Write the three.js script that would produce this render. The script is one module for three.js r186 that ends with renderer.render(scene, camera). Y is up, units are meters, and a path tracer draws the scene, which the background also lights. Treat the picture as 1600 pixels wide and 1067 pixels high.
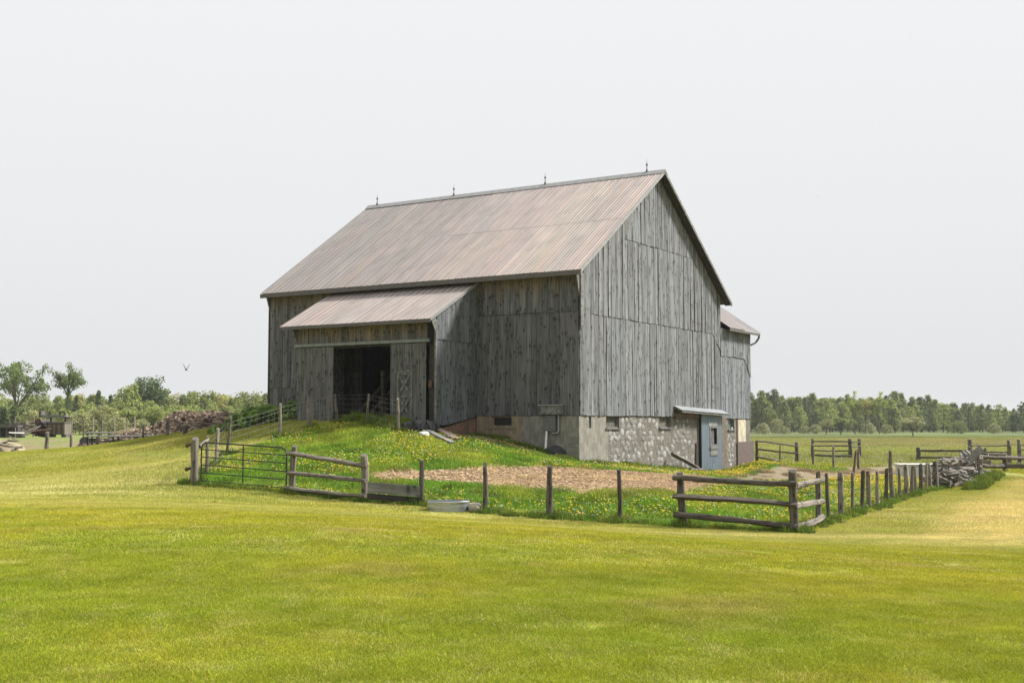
import * as THREE from 'three';
import { mergeGeometries } from 'three/addons/utils/BufferGeometryUtils.js';

// ---------------------------------------------------------------- camera, sky, sun, exposure
const scene = new THREE.Scene();
const camera = new THREE.PerspectiveCamera(31.91, 1024 / 682, 0.1, 6000);
camera.position.set(0, 1.65, 0);
camera.rotation.set(0.06875, 0, 0);
const renderer = new THREE.WebGLRenderer({ antialias: true });
renderer.setSize(1024, 682);
renderer.toneMapping = THREE.LinearToneMapping;
renderer.toneMappingExposure = 1.9;
renderer.shadowMap.enabled = true;
const SUN_DIR = new THREE.Vector3(0.97, 0, -0.25).normalize().multiplyScalar(Math.cos(0.8)).setY(Math.sin(0.8));
{ // thin bright overcast: near white overhead, a touch greyer at the horizon, a broad glow round the veiled sun
  const W = 512, H = 256, d = new Float32Array(W * H * 4), v = new THREE.Vector3();
  for (let j = 0; j < H; j++) for (let i = 0; i < W; i++) {
    const el = ((j + 0.5) / H - 0.5) * Math.PI, az = ((i + 0.5) / W - 0.5) * 2 * Math.PI;
    v.set(Math.cos(el) * Math.cos(az), Math.sin(el), Math.cos(el) * Math.sin(az));
    const t = Math.max(0, Math.sin(el)), up = 1 - Math.exp(-t * 5);
    const b = 0.39 + 0.095 * up;
    const ang = Math.acos(Math.min(1, v.dot(SUN_DIR))), glow = 0.35 * Math.exp(-ang * ang / 0.18);
    const o = (j * W + i) * 4;
    d[o] = b * 0.985 + glow; d[o + 1] = b * 0.995 + glow * 0.97; d[o + 2] = b * 1.012 + glow * 0.92; d[o + 3] = 1;
  }
  const sky = new THREE.DataTexture(d, W, H, THREE.RGBAFormat, THREE.FloatType);
  sky.mapping = THREE.EquirectangularReflectionMapping; sky.magFilter = THREE.LinearFilter; sky.needsUpdate = true;
  scene.background = sky; scene.environment = sky;
}
const sun = new THREE.DirectionalLight(new THREE.Color(1, 0.955, 0.88), 4.4);
sun.position.copy(SUN_DIR).multiplyScalar(120).add(new THREE.Vector3(0, 0, -40)); sun.target.position.set(0, 0, -40);
sun.castShadow = true; sun.shadow.radius = 18; sun.shadow.mapSize.set(4096, 4096);
Object.assign(sun.shadow.camera, { left: -70, right: 70, top: 70, bottom: -70, near: 1, far: 300 });
scene.add(sun, sun.target);
scene.fog = new THREE.FogExp2(new THREE.Color(0.9, 0.92, 0.95), 0.0002);

// ---------------------------------------------------------------- helpers
const rngOf = (seed) => () => { seed = (seed + 0x6d2b79f5) | 0; let t = Math.imul(seed ^ (seed >>> 15), 1 | seed); t = (t + Math.imul(t ^ (t >>> 7), 61 | t)) ^ t; return ((t ^ (t >>> 14)) >>> 0) / 4294967296; };
const V = (x, y, z) => new THREE.Vector3(x, y, z);
const lerp = (a, b, t) => a + (b - a) * t, clamp = (x, a = 0, b = 1) => Math.min(b, Math.max(a, x));
const sstep = (a, b, x) => { const t = clamp((x - a) / (b - a)); return t * t * (3 - 2 * t); };
const mix3 = (a, b, t) => [lerp(a[0], b[0], t), lerp(a[1], b[1], t), lerp(a[2], b[2], t)];
const hash2 = (i, j, s) => { let h = Math.imul(i, 374761393) + Math.imul(j, 668265263) + Math.imul(s, 2246822519); h = Math.imul(h ^ (h >>> 13), 1274126177); return ((h ^ (h >>> 16)) >>> 0) / 4294967296; };
function vnoise(x, y, s = 0, px = 0, py = 0) {   // value noise, optionally tiling
  const i = Math.floor(x), j = Math.floor(y), fx = x - i, fy = y - j, u = fx * fx * (3 - 2 * fx), w = fy * fy * (3 - 2 * fy);
  const m = (a, p) => (p ? ((a % p) + p) % p : a);
  const a = hash2(m(i, px), m(j, py), s), b = hash2(m(i + 1, px), m(j, py), s), c = hash2(m(i, px), m(j + 1, py), s), d = hash2(m(i + 1, px), m(j + 1, py), s);
  return lerp(lerp(a, b, u), lerp(c, d, u), w);
}
const fbm = (x, y, s, o = 4) => { let a = 0, k = 0.5, n = 0; for (let q = 0; q < o; q++) { a += k * vnoise(x, y, s + q); n += k; x = x * 2.03 + 7.1; y = y * 2.03 + 3.7; k *= 0.5; } return a / n; };

const used = new Map();
function numbered(n) { const k = used.get(n) ?? 0; used.set(n, k + 1); return k ? n + '_' + String(k).padStart(3, '0') : n; }
function tag(o, label, category, group, kind) {
  if (label) o.userData.label = label;
  if (category) o.userData.category = category;
  if (group) o.userData.group = group;
  if (kind) o.userData.kind = kind;
  return o;
}
function thing(name, label, category, [x, y, z] = [0, 0, 0], turn = 0, group) {
  const o = new THREE.Group(); o.name = numbered(name); o.position.set(x, y, z); o.rotation.y = turn; scene.add(o);
  return tag(o, label, category, group);
}
function mesh(name, geo, mat, parent = scene) {
  const m = new THREE.Mesh(geo, mat); m.name = parent === scene ? numbered(name) : name; m.castShadow = m.receiveShadow = true; parent.add(m); return m;
}
const sub = (name, parent) => { const g = new THREE.Group(); g.name = name; parent.add(g); return g; };
function copyOf(src, name, label, [x, y, z], turn = 0, s = 1, group) {
  const c = src.clone(); c.name = numbered(name); c.position.set(x, y, z); c.rotation.y = turn; if (Array.isArray(s)) c.scale.set(...s); else c.scale.setScalar(s);
  c.userData = { ...src.userData, label }; if (group) c.userData.group = group; scene.add(c); return c;
}
class Tris {   // loose faces with uv and colour
  constructor() { this.p = []; this.t = []; this.c = []; }
  tri(a, b, c, ua, ub, uc, ca, cb = ca, cc = ca) { this.p.push(...a, ...b, ...c); this.t.push(...ua, ...ub, ...uc); this.c.push(...ca, ...cb, ...cc); }
  quad(a, b, c, d, ua, ub, uc, ud, ca, cb = ca, cc = ca, cd = ca) { this.tri(a, b, c, ua, ub, uc, ca, cb, cc); this.tri(a, c, d, ua, uc, ud, ca, cc, cd); }
  geo() {
    const g = new THREE.BufferGeometry();
    g.setAttribute('position', new THREE.Float32BufferAttribute(this.p, 3)); g.setAttribute('uv', new THREE.Float32BufferAttribute(this.t, 2)); g.setAttribute('color', new THREE.Float32BufferAttribute(this.c, 3));
    g.computeVertexNormals(); return g;
  }
}
const WHITE = [1, 1, 1];
function boxTris(T, x0, x1, y0, y1, z0, z1, col = WHITE, map = (x, y, z) => [x, y, z]) {
  const P = (x, y, z) => map(x, y, z), Q = (a, b, c, d, u, v) => T.quad(a, b, c, d, [0, 0], [u, 0], [u, v], [0, v], col);
  const X = x1 - x0, Y = y1 - y0, Z = z1 - z0;
  Q(P(x0, y0, z1), P(x1, y0, z1), P(x1, y1, z1), P(x0, y1, z1), X, Y);
  Q(P(x1, y0, z0), P(x0, y0, z0), P(x0, y1, z0), P(x1, y1, z0), X, Y);
  Q(P(x0, y0, z0), P(x0, y0, z1), P(x0, y1, z1), P(x0, y1, z0), Z, Y);
  Q(P(x1, y0, z1), P(x1, y0, z0), P(x1, y1, z0), P(x1, y1, z1), Z, Y);
  Q(P(x0, y1, z1), P(x1, y1, z1), P(x1, y1, z0), P(x0, y1, z0), X, Z);
  Q(P(x0, y0, z0), P(x1, y0, z0), P(x1, y0, z1), P(x0, y0, z1), X, Z);
}
const boxGeo = (x0, x1, y0, y1, z0, z1, col) => { const T = new Tris(); boxTris(T, x0, x1, y0, y1, z0, z1, col); return T.geo(); };
function prism(pts, z0, z1, map = (x, y, z) => [x, y, z], col = WHITE) {   // a convex outline given depth
  const T = new Tris(), n = pts.length;
  for (let i = 1; i < n - 1; i++) {
    T.tri(map(...pts[0], z1), map(...pts[i], z1), map(...pts[i + 1], z1), pts[0], pts[i], pts[i + 1], col);
    T.tri(map(...pts[0], z0), map(...pts[i + 1], z0), map(...pts[i], z0), pts[0], pts[i + 1], pts[i], col);
  }
  for (let i = 0; i < n; i++) { const a = pts[i], b = pts[(i + 1) % n], l = Math.hypot(b[0] - a[0], b[1] - a[1]); T.quad(map(...a, z0), map(...b, z0), map(...b, z1), map(...a, z1), [0, 0], [l, 0], [l, z1 - z0], [0, z1 - z0], col); }
  return T.geo();
}
// a weathered round or split timber from a to b
function timber(a, b, r0, r1, seed, { sides = 9, segs = 7, rough = 0.22, bend = 0.02, flat = 1, slant = 0, tint = WHITE } = {}) {
  const R = rngOf(seed), d = V().subVectors(b, a), L = d.length(); d.normalize();
  const s1 = Math.abs(d.y) > 0.8 ? V(1, 0, 0) : V(0, 1, 0), e1 = V().crossVectors(d, s1).normalize(), e2 = V().crossVectors(d, e1).normalize();
  const prof = [], o1 = R() * 9, bx = (R() - 0.5) * bend, by = (R() - 0.5) * bend, gnarl = rough > 0.4 ? 0.5 : 0.1;
  for (let k = 0; k < sides; k++) prof.push(1 + (R() - 0.5) * 2 * rough);
  const pos = [], uv = [], col = [], idx = [];
  const ring = (t, scale, cap) => {
    const c = a.clone().addScaledVector(d, t * L), w = Math.sin(t * Math.PI) * L;
    c.addScaledVector(e1, w * bx + gnarl * r0 * (vnoise(t * L * 2.5, seed, 3) - 0.5) * 2).addScaledVector(e2, w * by + gnarl * r0 * (vnoise(t * L * 2.5, seed, 4) - 0.5) * 2);
    for (let k = 0; k <= sides; k++) {
      const q = k % sides, an = q / sides * Math.PI * 2, r = lerp(r0, r1, t) * scale * prof[q] * (1 + 0.3 * (vnoise(t * L * 3.1 + seed, q * 1.7, 5) - 0.5) + 0.18 * (vnoise(t * L * 9 + seed, q * 0.9, 6) - 0.5));
      const p = c.clone().addScaledVector(e1, Math.cos(an) * r).addScaledVector(e2, Math.sin(an) * r * flat);
      if (slant && t > 0.99) p.addScaledVector(d, Math.cos(an) * slant);
      pos.push(p.x, p.y, p.z); uv.push(k / sides * 0.55 + o1, t * L * 0.25 + o1); const g = cap ? 0.8 : 1; col.push(tint[0] * g, tint[1] * g, tint[2] * g);
    }
  };
  for (let s = 0; s <= segs; s++) ring(s / segs, s === 0 || s === segs ? 0.93 : 1);
  for (let s = 0; s < segs; s++) for (let k = 0; k < sides; k++) { const i = s * (sides + 1) + k, j = i + sides + 1; idx.push(i, j, i + 1, i + 1, j, j + 1); }
  for (const t of [0, 1]) {
    const at = pos.length / 3; ring(t, 0.93, true);
    for (let k = 1; k < sides - 1; k++) t ? idx.push(at, at + k + 1, at + k) : idx.push(at, at + k, at + k + 1);
  }
  const g = new THREE.BufferGeometry();
  g.setAttribute('position', new THREE.Float32BufferAttribute(pos, 3)); g.setAttribute('uv', new THREE.Float32BufferAttribute(uv, 2)); g.setAttribute('color', new THREE.Float32BufferAttribute(col, 3)); g.setIndex(idx); g.computeVertexNormals();
  return g;
}
const tube = (pts, r, sides = 5, segs = pts.length * 3) => new THREE.TubeGeometry(new THREE.CatmullRomCurve3(pts, false, 'catmullrom', 0.1), segs, r, sides);
const stripTo = (g, keep = ['position', 'normal', 'uv']) => { g = g.index ? g.toNonIndexed() : g; for (const k of Object.keys(g.attributes)) if (!keep.includes(k)) g.deleteAttribute(k); return g; };
const join = (list) => mergeGeometries(list.map((g) => stripTo(g)));

// ---------------------------------------------------------------- textures
function dataTex(w, h, f, srgb = true) {
  const d = new Uint8Array(w * h * 4);
  for (let j = 0; j < h; j++) for (let i = 0; i < w; i++) { const c = f(i, j), o = (j * w + i) * 4; for (let k = 0; k < 3; k++) d[o + k] = clamp(Array.isArray(c) ? c[k] : c) * 255; d[o + 3] = 255; }
  const t = new THREE.DataTexture(d, w, h); t.wrapS = t.wrapT = THREE.RepeatWrapping; t.magFilter = t.minFilter = THREE.LinearFilter; if (srgb) t.colorSpace = THREE.SRGBColorSpace; t.needsUpdate = true; return t;
}
const toS = (v) => Math.pow(clamp(v), 1 / 2.2);
const WOOD = (() => {   // weathered boards: 1 m across, 4 m along the grain
  const w = 512, h = 1024, f = new Float32Array(w * h), R = rngOf(77);
  for (let j = 0; j < h; j++) for (let i = 0; i < w; i++) {
    const x = i / w, y = j / h;
    const streak = vnoise(x * 90, y * 6, 1, 90, 6) * 0.5 + vnoise(x * 40, y * 3, 2, 40, 3) * 0.5, fine = vnoise(x * 256, y * 30, 3, 256, 30), blot = vnoise(x * 12, y * 10, 4, 12, 10);
    f[j * w + i] = 0.68 + (streak - 0.5) * 0.75 + (fine - 0.5) * 0.35 + (blot - 0.5) * 0.3;
    const crack = vnoise(x * 70, y * 5, 9, 70, 5); if (crack > 0.86) f[j * w + i] *= 0.8;
  }
  for (let k = 0; k < 52; k++) {
    const cx = R() * w, cy = R() * h, rx = 10 + R() * 18, ry = 8 + R() * 13, dark = 0.55 + R() * 0.4, drip = 20 + R() * 70, lean = (R() - 0.5) * 0.6;
    for (let b = -110; b < 40; b++) for (let a = -26; a <= 26; a++) {
      const X = (a + lean * b * 0.35) / rx, Y = b / ry; let e = Math.exp(-(X * X + Y * Y)) * dark;
      if (b < 0) e += Math.exp(-X * X * 1.6) * Math.exp(b / drip) * 0.22 * dark;
      const i = ((Math.round(cx + a) % w) + w) % w, j = ((Math.round(cy + b) % h) + h) % h; f[j * w + i] *= 1 - clamp(e, 0, 0.8);
    }
  }
  return f;
})();
const woodMap = dataTex(512, 1024, (i, j) => { const v = WOOD[j * 512 + i]; return [toS(v), toS(v * 0.995), toS(v * 0.985)]; });
const woodBump = dataTex(512, 1024, (i, j) => WOOD[j * 512 + i], false);
const grit = dataTex(512, 512, (i, j) => { const x = i / 512, y = j / 512; const v = 0.8 + 0.22 * (vnoise(x * 9, y * 9, 11, 9, 9) - 0.5) + 0.22 * (vnoise(x * 40, y * 40, 12, 40, 40) - 0.5) + 0.25 * (vnoise(x * 180, y * 180, 13, 180, 180) - 0.5); return toS(v); });
const gritBump = dataTex(512, 512, (i, j) => { const x = i / 512, y = j / 512; return 0.5 * vnoise(x * 30, y * 30, 12, 30, 30) + 0.5 * vnoise(x * 120, y * 120, 13, 120, 120); }, false);
const concreteMap = dataTex(512, 512, (i, j) => {   // 3 m square, with water runs and stains
  const x = i / 512, y = j / 512, run = vnoise(x * 40, y * 3, 21, 40, 3), bl = fbm(x * 5, y * 5, 22, 4), fine = vnoise(x * 200, y * 200, 23, 200, 200);
  const v = 0.78 + (run - 0.5) * 0.28 + (bl - 0.5) * 0.5 + (fine - 0.5) * 0.16; return [toS(v), toS(v * 0.97), toS(v * 0.9)];
});
const metalMap = dataTex(512, 1024, (i, j) => {   // roofing: 1.6 m across, 8 m down the slope; rust runs
  const x = i / 512, y = j / 1024, run = vnoise(x * 40, y * 2, 31, 40, 2), thin = vnoise(x * 150, y * 5, 32, 150, 5), bl = fbm(x * 4, y * 10, 33, 4), sp = vnoise(x * 160, y * 500, 34, 160, 500);
  const rust = clamp(sstep(0.5, 0.85, run * 0.55 + thin * 0.35 + bl * 0.25)), v = 0.8 + (thin - 0.5) * 0.32 + (run - 0.5) * 0.2 + (bl - 0.5) * 0.4 + (sp - 0.5) * 0.12;
  return mix3([v, v * 0.965, v * 0.955], [v * 0.84, v * 0.66, v * 0.56], rust * 0.7).map(toS);
});
const groundMap = dataTex(1024, 1024, (i, j) => {   // 4 m square of short turf seen as colour only
  const x = i / 1024, y = j / 1024; const a = vnoise(x * 24, y * 24, 41, 24, 24), b = vnoise(x * 90, y * 90, 42, 90, 90), c = vnoise(x * 330, y * 330, 43, 330, 330), dry = sstep(0.6, 0.95, vnoise(x * 60, y * 60, 44, 60, 60));
  const v = 0.74 + (a - 0.5) * 0.3 + (b - 0.5) * 0.32 + (c - 0.5) * 0.5; return [toS(v * (1 + 0.16 * dry)), toS(v), toS(v * (1 + 0.3 * dry))];
});
const groundBump = dataTex(1024, 1024, (i, j) => { const x = i / 1024, y = j / 1024; return 0.4 * vnoise(x * 90, y * 90, 42, 90, 90) + 0.6 * vnoise(x * 330, y * 330, 43, 330, 330); }, false);

// ---------------------------------------------------------------- materials
const std = (o) => new THREE.MeshStandardMaterial(o);
const lin = (r, g, b) => new THREE.Color().setRGB(r, g, b);
const M = {
  board: std({ name: 'weathered_board', map: woodMap, bumpMap: woodBump, bumpScale: 0.004, vertexColors: true, roughness: 0.88 }),
  fence: std({ name: 'grey_cedar', map: woodMap, bumpMap: woodBump, bumpScale: 0.01, vertexColors: true, roughness: 0.92, color: lin(0.23, 0.2, 0.165) }),
  fenceDark: std({ name: 'dark_cedar', map: woodMap, bumpMap: woodBump, bumpScale: 0.01, vertexColors: true, roughness: 0.92, color: lin(0.13, 0.11, 0.09) }),
  fencePale: std({ name: 'pale_cedar', map: woodMap, bumpMap: woodBump, bumpScale: 0.01, vertexColors: true, roughness: 0.9, color: lin(0.33, 0.28, 0.23) }),
  greyWoodV: std({ name: 'silvered_cedar', map: woodMap, bumpMap: woodBump, bumpScale: 0.01, vertexColors: true, roughness: 0.92, color: lin(0.3, 0.29, 0.27) }),
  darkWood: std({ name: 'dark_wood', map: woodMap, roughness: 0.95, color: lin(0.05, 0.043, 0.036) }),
  midWood: std({ name: 'brown_wood', map: woodMap, bumpMap: woodBump, bumpScale: 0.004, roughness: 0.9, color: lin(0.19, 0.15, 0.115) }),
  greyWood: std({ name: 'grey_wood', map: woodMap, bumpMap: woodBump, bumpScale: 0.004, roughness: 0.9, color: lin(0.24, 0.24, 0.235) }),
  roof: std({ name: 'ribbed_roof_metal', map: metalMap, vertexColors: true, roughness: 0.55, metalness: 0.25 }),
  trim: std({ name: 'galvanised_trim', map: grit, roughness: 0.5, metalness: 0.3, color: lin(0.34, 0.34, 0.34) }),
  fascia: std({ name: 'dark_fascia', map: grit, roughness: 0.7, color: lin(0.11, 0.1, 0.095) }),
  concrete: std({ name: 'concrete', map: concreteMap, bumpMap: gritBump, bumpScale: 0.006, roughness: 0.95, color: lin(0.255, 0.25, 0.235) }),
  render: std({ name: 'tan_render', map: concreteMap, bumpMap: gritBump, bumpScale: 0.008, roughness: 0.95, color: lin(0.3, 0.25, 0.185) }),
  block: std({ name: 'reddish_block', map: concreteMap, bumpMap: gritBump, bumpScale: 0.008, roughness: 0.95, color: lin(0.23, 0.14, 0.1) }),
  mortar: std({ name: 'lime_mortar', map: concreteMap, bumpMap: gritBump, bumpScale: 0.05, roughness: 1, color: lin(0.25, 0.242, 0.225) }),
  whitewash: std({ name: 'whitewash', map: concreteMap, bumpMap: gritBump, bumpScale: 0.008, roughness: 0.9, color: lin(0.55, 0.52, 0.42) }),
  stone: [[0.34, 0.335, 0.325], [0.27, 0.265, 0.255], [0.4, 0.395, 0.385], [0.22, 0.205, 0.19]].map((c, i) => std({ name: 'fieldstone_' + 'abcd'[i], map: grit, bumpMap: gritBump, bumpScale: 0.01, roughness: 0.9, color: lin(...c) })),
  blueMetal: std({ name: 'blue_corrugated', map: metalMap, roughness: 0.55, metalness: 0.2, color: lin(0.19, 0.265, 0.34) }),
  brownSheet: std({ name: 'brown_sheet', map: grit, bumpMap: gritBump, bumpScale: 0.004, roughness: 0.85, color: lin(0.13, 0.095, 0.085) }),
  glassPane: new THREE.MeshPhysicalMaterial({ name: 'dusty_glass', roughness: 0.12, transmission: 0.6, thickness: 0, color: lin(0.55, 0.7, 0.68) }),
  black: std({ name: 'black_iron', roughness: 0.45, metalness: 0.6, color: lin(0.03, 0.032, 0.032) }),
  wire: std({ name: 'fence_wire', roughness: 0.6, metalness: 0.4, color: lin(0.38, 0.38, 0.38) }),
  galv: std({ name: 'galvanised_steel', map: grit, roughness: 0.38, metalness: 0.7, color: lin(0.45, 0.48, 0.5) }),
  rubber: std({ name: 'tyre_rubber', map: grit, roughness: 0.85, color: lin(0.035, 0.036, 0.04) }),
  white: std({ name: 'white_paint', map: grit, roughness: 0.6, color: lin(0.72, 0.72, 0.7) }),
  whiteRock: std({ name: 'white_rock', map: grit, bumpMap: gritBump, bumpScale: 0.02, roughness: 0.95, color: lin(0.5, 0.45, 0.38) }),
  rust: std({ name: 'rusted_steel', map: grit, roughness: 0.85, color: lin(0.11, 0.055, 0.035) }),
  blue: std({ name: 'blue_plastic', roughness: 0.45, color: lin(0.02, 0.06, 0.35) }),
  paleStuff: std({ name: 'pale_sacking', map: grit, roughness: 0.95, color: lin(0.3, 0.29, 0.24) }),
  feather: std({ name: 'dark_feathers', roughness: 0.8, color: lin(0.03, 0.03, 0.032) }),
  soil: std({ name: 'dry_manure', map: grit, bumpMap: gritBump, bumpScale: 0.03, roughness: 1, color: lin(0.2, 0.145, 0.105) }),
  clod: std({ name: 'manure_clods', map: grit, roughness: 1, color: lin(1, 1, 1) }),
  bark: std({ name: 'bark', map: woodMap, bumpMap: woodBump, bumpScale: 0.02, roughness: 0.95, color: lin(0.16, 0.13, 0.105) }),
};
const leafMat = (name, r, g, b, tr = 0.35) => new THREE.MeshPhysicalMaterial({ name, color: lin(r, g, b), vertexColors: true, roughness: 0.95, transmission: tr, thickness: 0, side: THREE.DoubleSide });
const LEAF = { elm: leafMat('elm_leaf', 0.12, 0.175, 0.03), spring: leafMat('spring_leaf', 0.25, 0.3, 0.065), mid: leafMat('mid_leaf', 0.185, 0.225, 0.055), dark: leafMat('dark_leaf', 0.085, 0.13, 0.04), yellow: leafMat('yellow_leaf', 0.36, 0.35, 0.11), willow: leafMat('willow_leaf', 0.29, 0.3, 0.13), weed: leafMat('weed_leaf', 0.15, 0.26, 0.035) };

// ---------------------------------------------------------------- terrain
// surveyed spots: x, z, height
const CTRL = [
  [-8.00,-2.00,0.05], [0.00,0.00,0.00], [8.00,-2.00,-0.05], [-14.00,-10.00,0.12], [0.00,-8.00,0.02], [14.00,-10.00,-0.12], [-25.00,-12.00,0.30], [25.00,-12.00,-0.40],
  [0.00,10.00,0.00], [-20.00,10.00,0.10], [20.00,10.00,-0.20], [-8.09,-19.50,0.22], [-6.22,-19.50,0.22], [-4.04,-19.00,0.20], [-1.97,-18.50,0.15], [0.00,-18.00,0.07],
  [1.86,-17.50,-0.02], [3.61,-17.00,-0.13], [6.12,-16.50,-0.30], [-10.80,-26.00,0.05], [-9.00,-26.00,0.02], [-6.38,-25.50,-0.02], [-4.26,-25.00,-0.11], [-8.47,-32.00,0.03],
  [-5.61,-30.60,-0.11], [-3.63,-29.64,-0.25], [-2.17,-28.93,-0.28], [-0.64,-28.18,-0.43], [0.88,-27.44,-0.50], [2.38,-26.70,-0.53], [3.74,-26.04,-0.57], [5.85,-25.00,-0.60],
  [7.00,-27.37,-0.63], [7.51,-28.43,-0.66], [8.18,-29.80,-0.66], [8.83,-31.15,-0.68], [9.41,-32.35,-0.70], [10.00,-33.55,-0.74], [10.62,-34.85,-0.79], [11.30,-36.25,-0.74],
  [11.92,-37.52,-0.76], [12.53,-38.76,-0.76], [13.10,-39.95,-0.77], [13.72,-41.21,-0.80], [14.22,-42.25,-0.80], [14.83,-43.51,-0.82], [15.47,-44.84,-0.85], [16.07,-46.07,-0.90],
  [16.80,-47.56,-0.95], [-8.54,-33.50,0.26], [-8.64,-35.00,0.44], [-8.80,-36.80,0.69], [-7.66,-39.50,1.21], [-6.89,-40.80,1.43], [-5.98,-41.00,1.69], [-4.86,-40.00,1.71],
  [-3.65,-38.60,1.44], [-26.47,-62.00,0.13], [-22.42,-60.00,0.44], [-16.66,-52.00,0.82], [-12.29,-46.00,1.16], [-10.10,-45.00,1.51], [-9.50,-48.00,1.96], [-13.17,-38.00,0.17],
  [-15.60,-38.00,-0.03], [-11.95,-40.00,0.42], [-3.10,-36.30,0.92], [-4.61,-36.00,0.83], [-5.98,-35.00,0.66], [-7.47,-35.00,0.48], [-5.68,-38.00,1.08], [-4.21,-39.40,1.44],
  [-3.12,-32.50,0.30], [-5.20,-32.50,0.22], [-1.75,-32.80,0.25], [-0.71,-33.50,0.30], [0.97,-30.50,-0.02], [1.09,-34.00,0.20], [3.25,-30.50,-0.02], [3.84,-36.00,0.16],
  [7.67,-36.00,-0.23], [4.71,-29.50,-0.35], [-1.24,-42.17,1.16], [-0.22,-41.54,1.07], [0.33,-41.19,0.97], [0.76,-40.92,0.78], [1.24,-40.63,0.61], [2.22,-40.02,0.35],
  [3.37,-41.80,0.25], [4.68,-43.91,0.08], [6.17,-46.30,-0.12], [7.48,-48.41,-0.31], [8.92,-50.72,-0.40], [10.72,-53.61,-0.12], [-2.37,-40.36,1.26], [-2.86,-40.12,1.50],
  [-5.07,-41.49,1.70], [-7.19,-42.82,1.80], [-8.20,-45.92,2.00], [-9.80,-47.15,2.00], [-12.28,-43.16,1.05], [-9.75,-51.01,1.60], [-7.10,-55.25,0.80], [-3.93,-60.34,0.00],
  [4.44,-58.66,-0.20], [-13.26,-56.72,0.80], [-14.73,-50.57,1.15], [-17.90,-45.48,0.45], [13.61,-58.00,-0.69], [13.33,-50.00,-0.56], [10.13,-50.00,-0.29], [13.27,-47.00,-0.67],
  [19.83,-62.00,-0.99], [23.19,-60.00,-0.87], [25.59,-60.00,-0.90], [14.90,-35.00,-0.73], [11.05,-26.00,-0.67], [11.41,-33.00,-0.77], [20.16,-70.00,-0.96], [18.72,-75.00,-0.86],
  [15.36,-72.00,-0.65], [24.31,-60.00,-0.74], [60.00,-40.00,-0.90], [60.00,-70.00,-0.90], [20.00,-90.00,-0.95], [50.00,-100.00,-0.95], [-10.00,-90.00,0.20], [-45.00,-60.00,0.50],
  [-45.00,-30.00,0.40], [-40.00,-90.00,0.70], [-70.00,-80.00,0.60], [-30.00,-76.00,0.72], [-20.00,-70.00,0.75], [90.00,-90.00,-1.00],
];
const TPS = (() => {   // a thin plate through the spots
  const n = CTRL.length, N = n + 3, A = [], phi = (r2) => (r2 > 0 ? 0.5 * r2 * Math.log(r2) : 0);
  for (let i = 0; i < N; i++) A.push(new Float64Array(N + 1));
  for (let i = 0; i < n; i++) {
    for (let j = 0; j < n; j++) A[i][j] = phi((CTRL[i][0] - CTRL[j][0]) ** 2 + (CTRL[i][1] - CTRL[j][1]) ** 2) + (i === j ? 0.6 : 0);
    A[i][n] = A[n][i] = 1; A[i][n + 1] = A[n + 1][i] = CTRL[i][0]; A[i][n + 2] = A[n + 2][i] = CTRL[i][1]; A[i][N] = CTRL[i][2];
  }
  for (let c = 0; c < N; c++) {
    let p = c; for (let r = c + 1; r < N; r++) if (Math.abs(A[r][c]) > Math.abs(A[p][c])) p = r;
    [A[c], A[p]] = [A[p], A[c]];
    for (let r = 0; r < N; r++) if (r !== c && A[r][c]) { const k = A[r][c] / A[c][c]; for (let q = c; q <= N; q++) A[r][q] -= k * A[c][q]; }
  }
  const w = A.map((r, i) => r[N] / r[i]);
  return (x, z) => { let s = w[n] + w[n + 1] * x + w[n + 2] * z; for (let i = 0; i < n; i++) s += w[i] * phi((CTRL[i][0] - x) ** 2 + (CTRL[i][1] - z) ** 2); return s; };
})();
function groundRaw(x, z) {
  const d = Math.hypot(x, z), t = sstep(75, 140, d);
  let far = -0.9 + 0.35 * clamp((d - 140) / 200); const k = clamp((-5 - x) / 30); far = lerp(far, 0.55, k);
  const ripple = 0.05 * (fbm(x * 0.45, z * 0.45, 61, 3) - 0.5);
  return (t < 1 ? TPS(x, z) * (1 - t) : 0) + far * t + ripple * sstep(5, 12, d) * (d < 60 ? 1 : 3);
}
const axis = (a, b, step, far) => { const o = []; for (let v = a; v <= b; v += step) o.push(v); let s = step, v = b; while (v < far) { s *= 1.16; v += s; o.push(v); } s = step; v = a; while (v > -far) { s *= 1.16; v -= s; o.unshift(v); } return o; };
const GX = axis(-28, 34, 0.3, 2500), GZ = axis(-68, -5, 0.3, 2500), GH = GZ.map((z) => Float64Array.from(GX, (x) => groundRaw(x, z)));
const find = (a, v) => { let lo = 0, hi = a.length - 2; while (lo < hi) { const m = (lo + hi + 1) >> 1; if (a[m] <= v) lo = m; else hi = m - 1; } return lo; };
function groundY(x, z) { const i = find(GX, x), j = find(GZ, z), u = (x - GX[i]) / (GX[i + 1] - GX[i]), w = (z - GZ[j]) / (GZ[j + 1] - GZ[j]); return lerp(lerp(GH[j][i], GH[j][i + 1], u), lerp(GH[j + 1][i], GH[j + 1][i + 1], u), w); }
const on = (x, z, up = 0) => V(x, groundY(x, z) + up, z);

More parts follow.
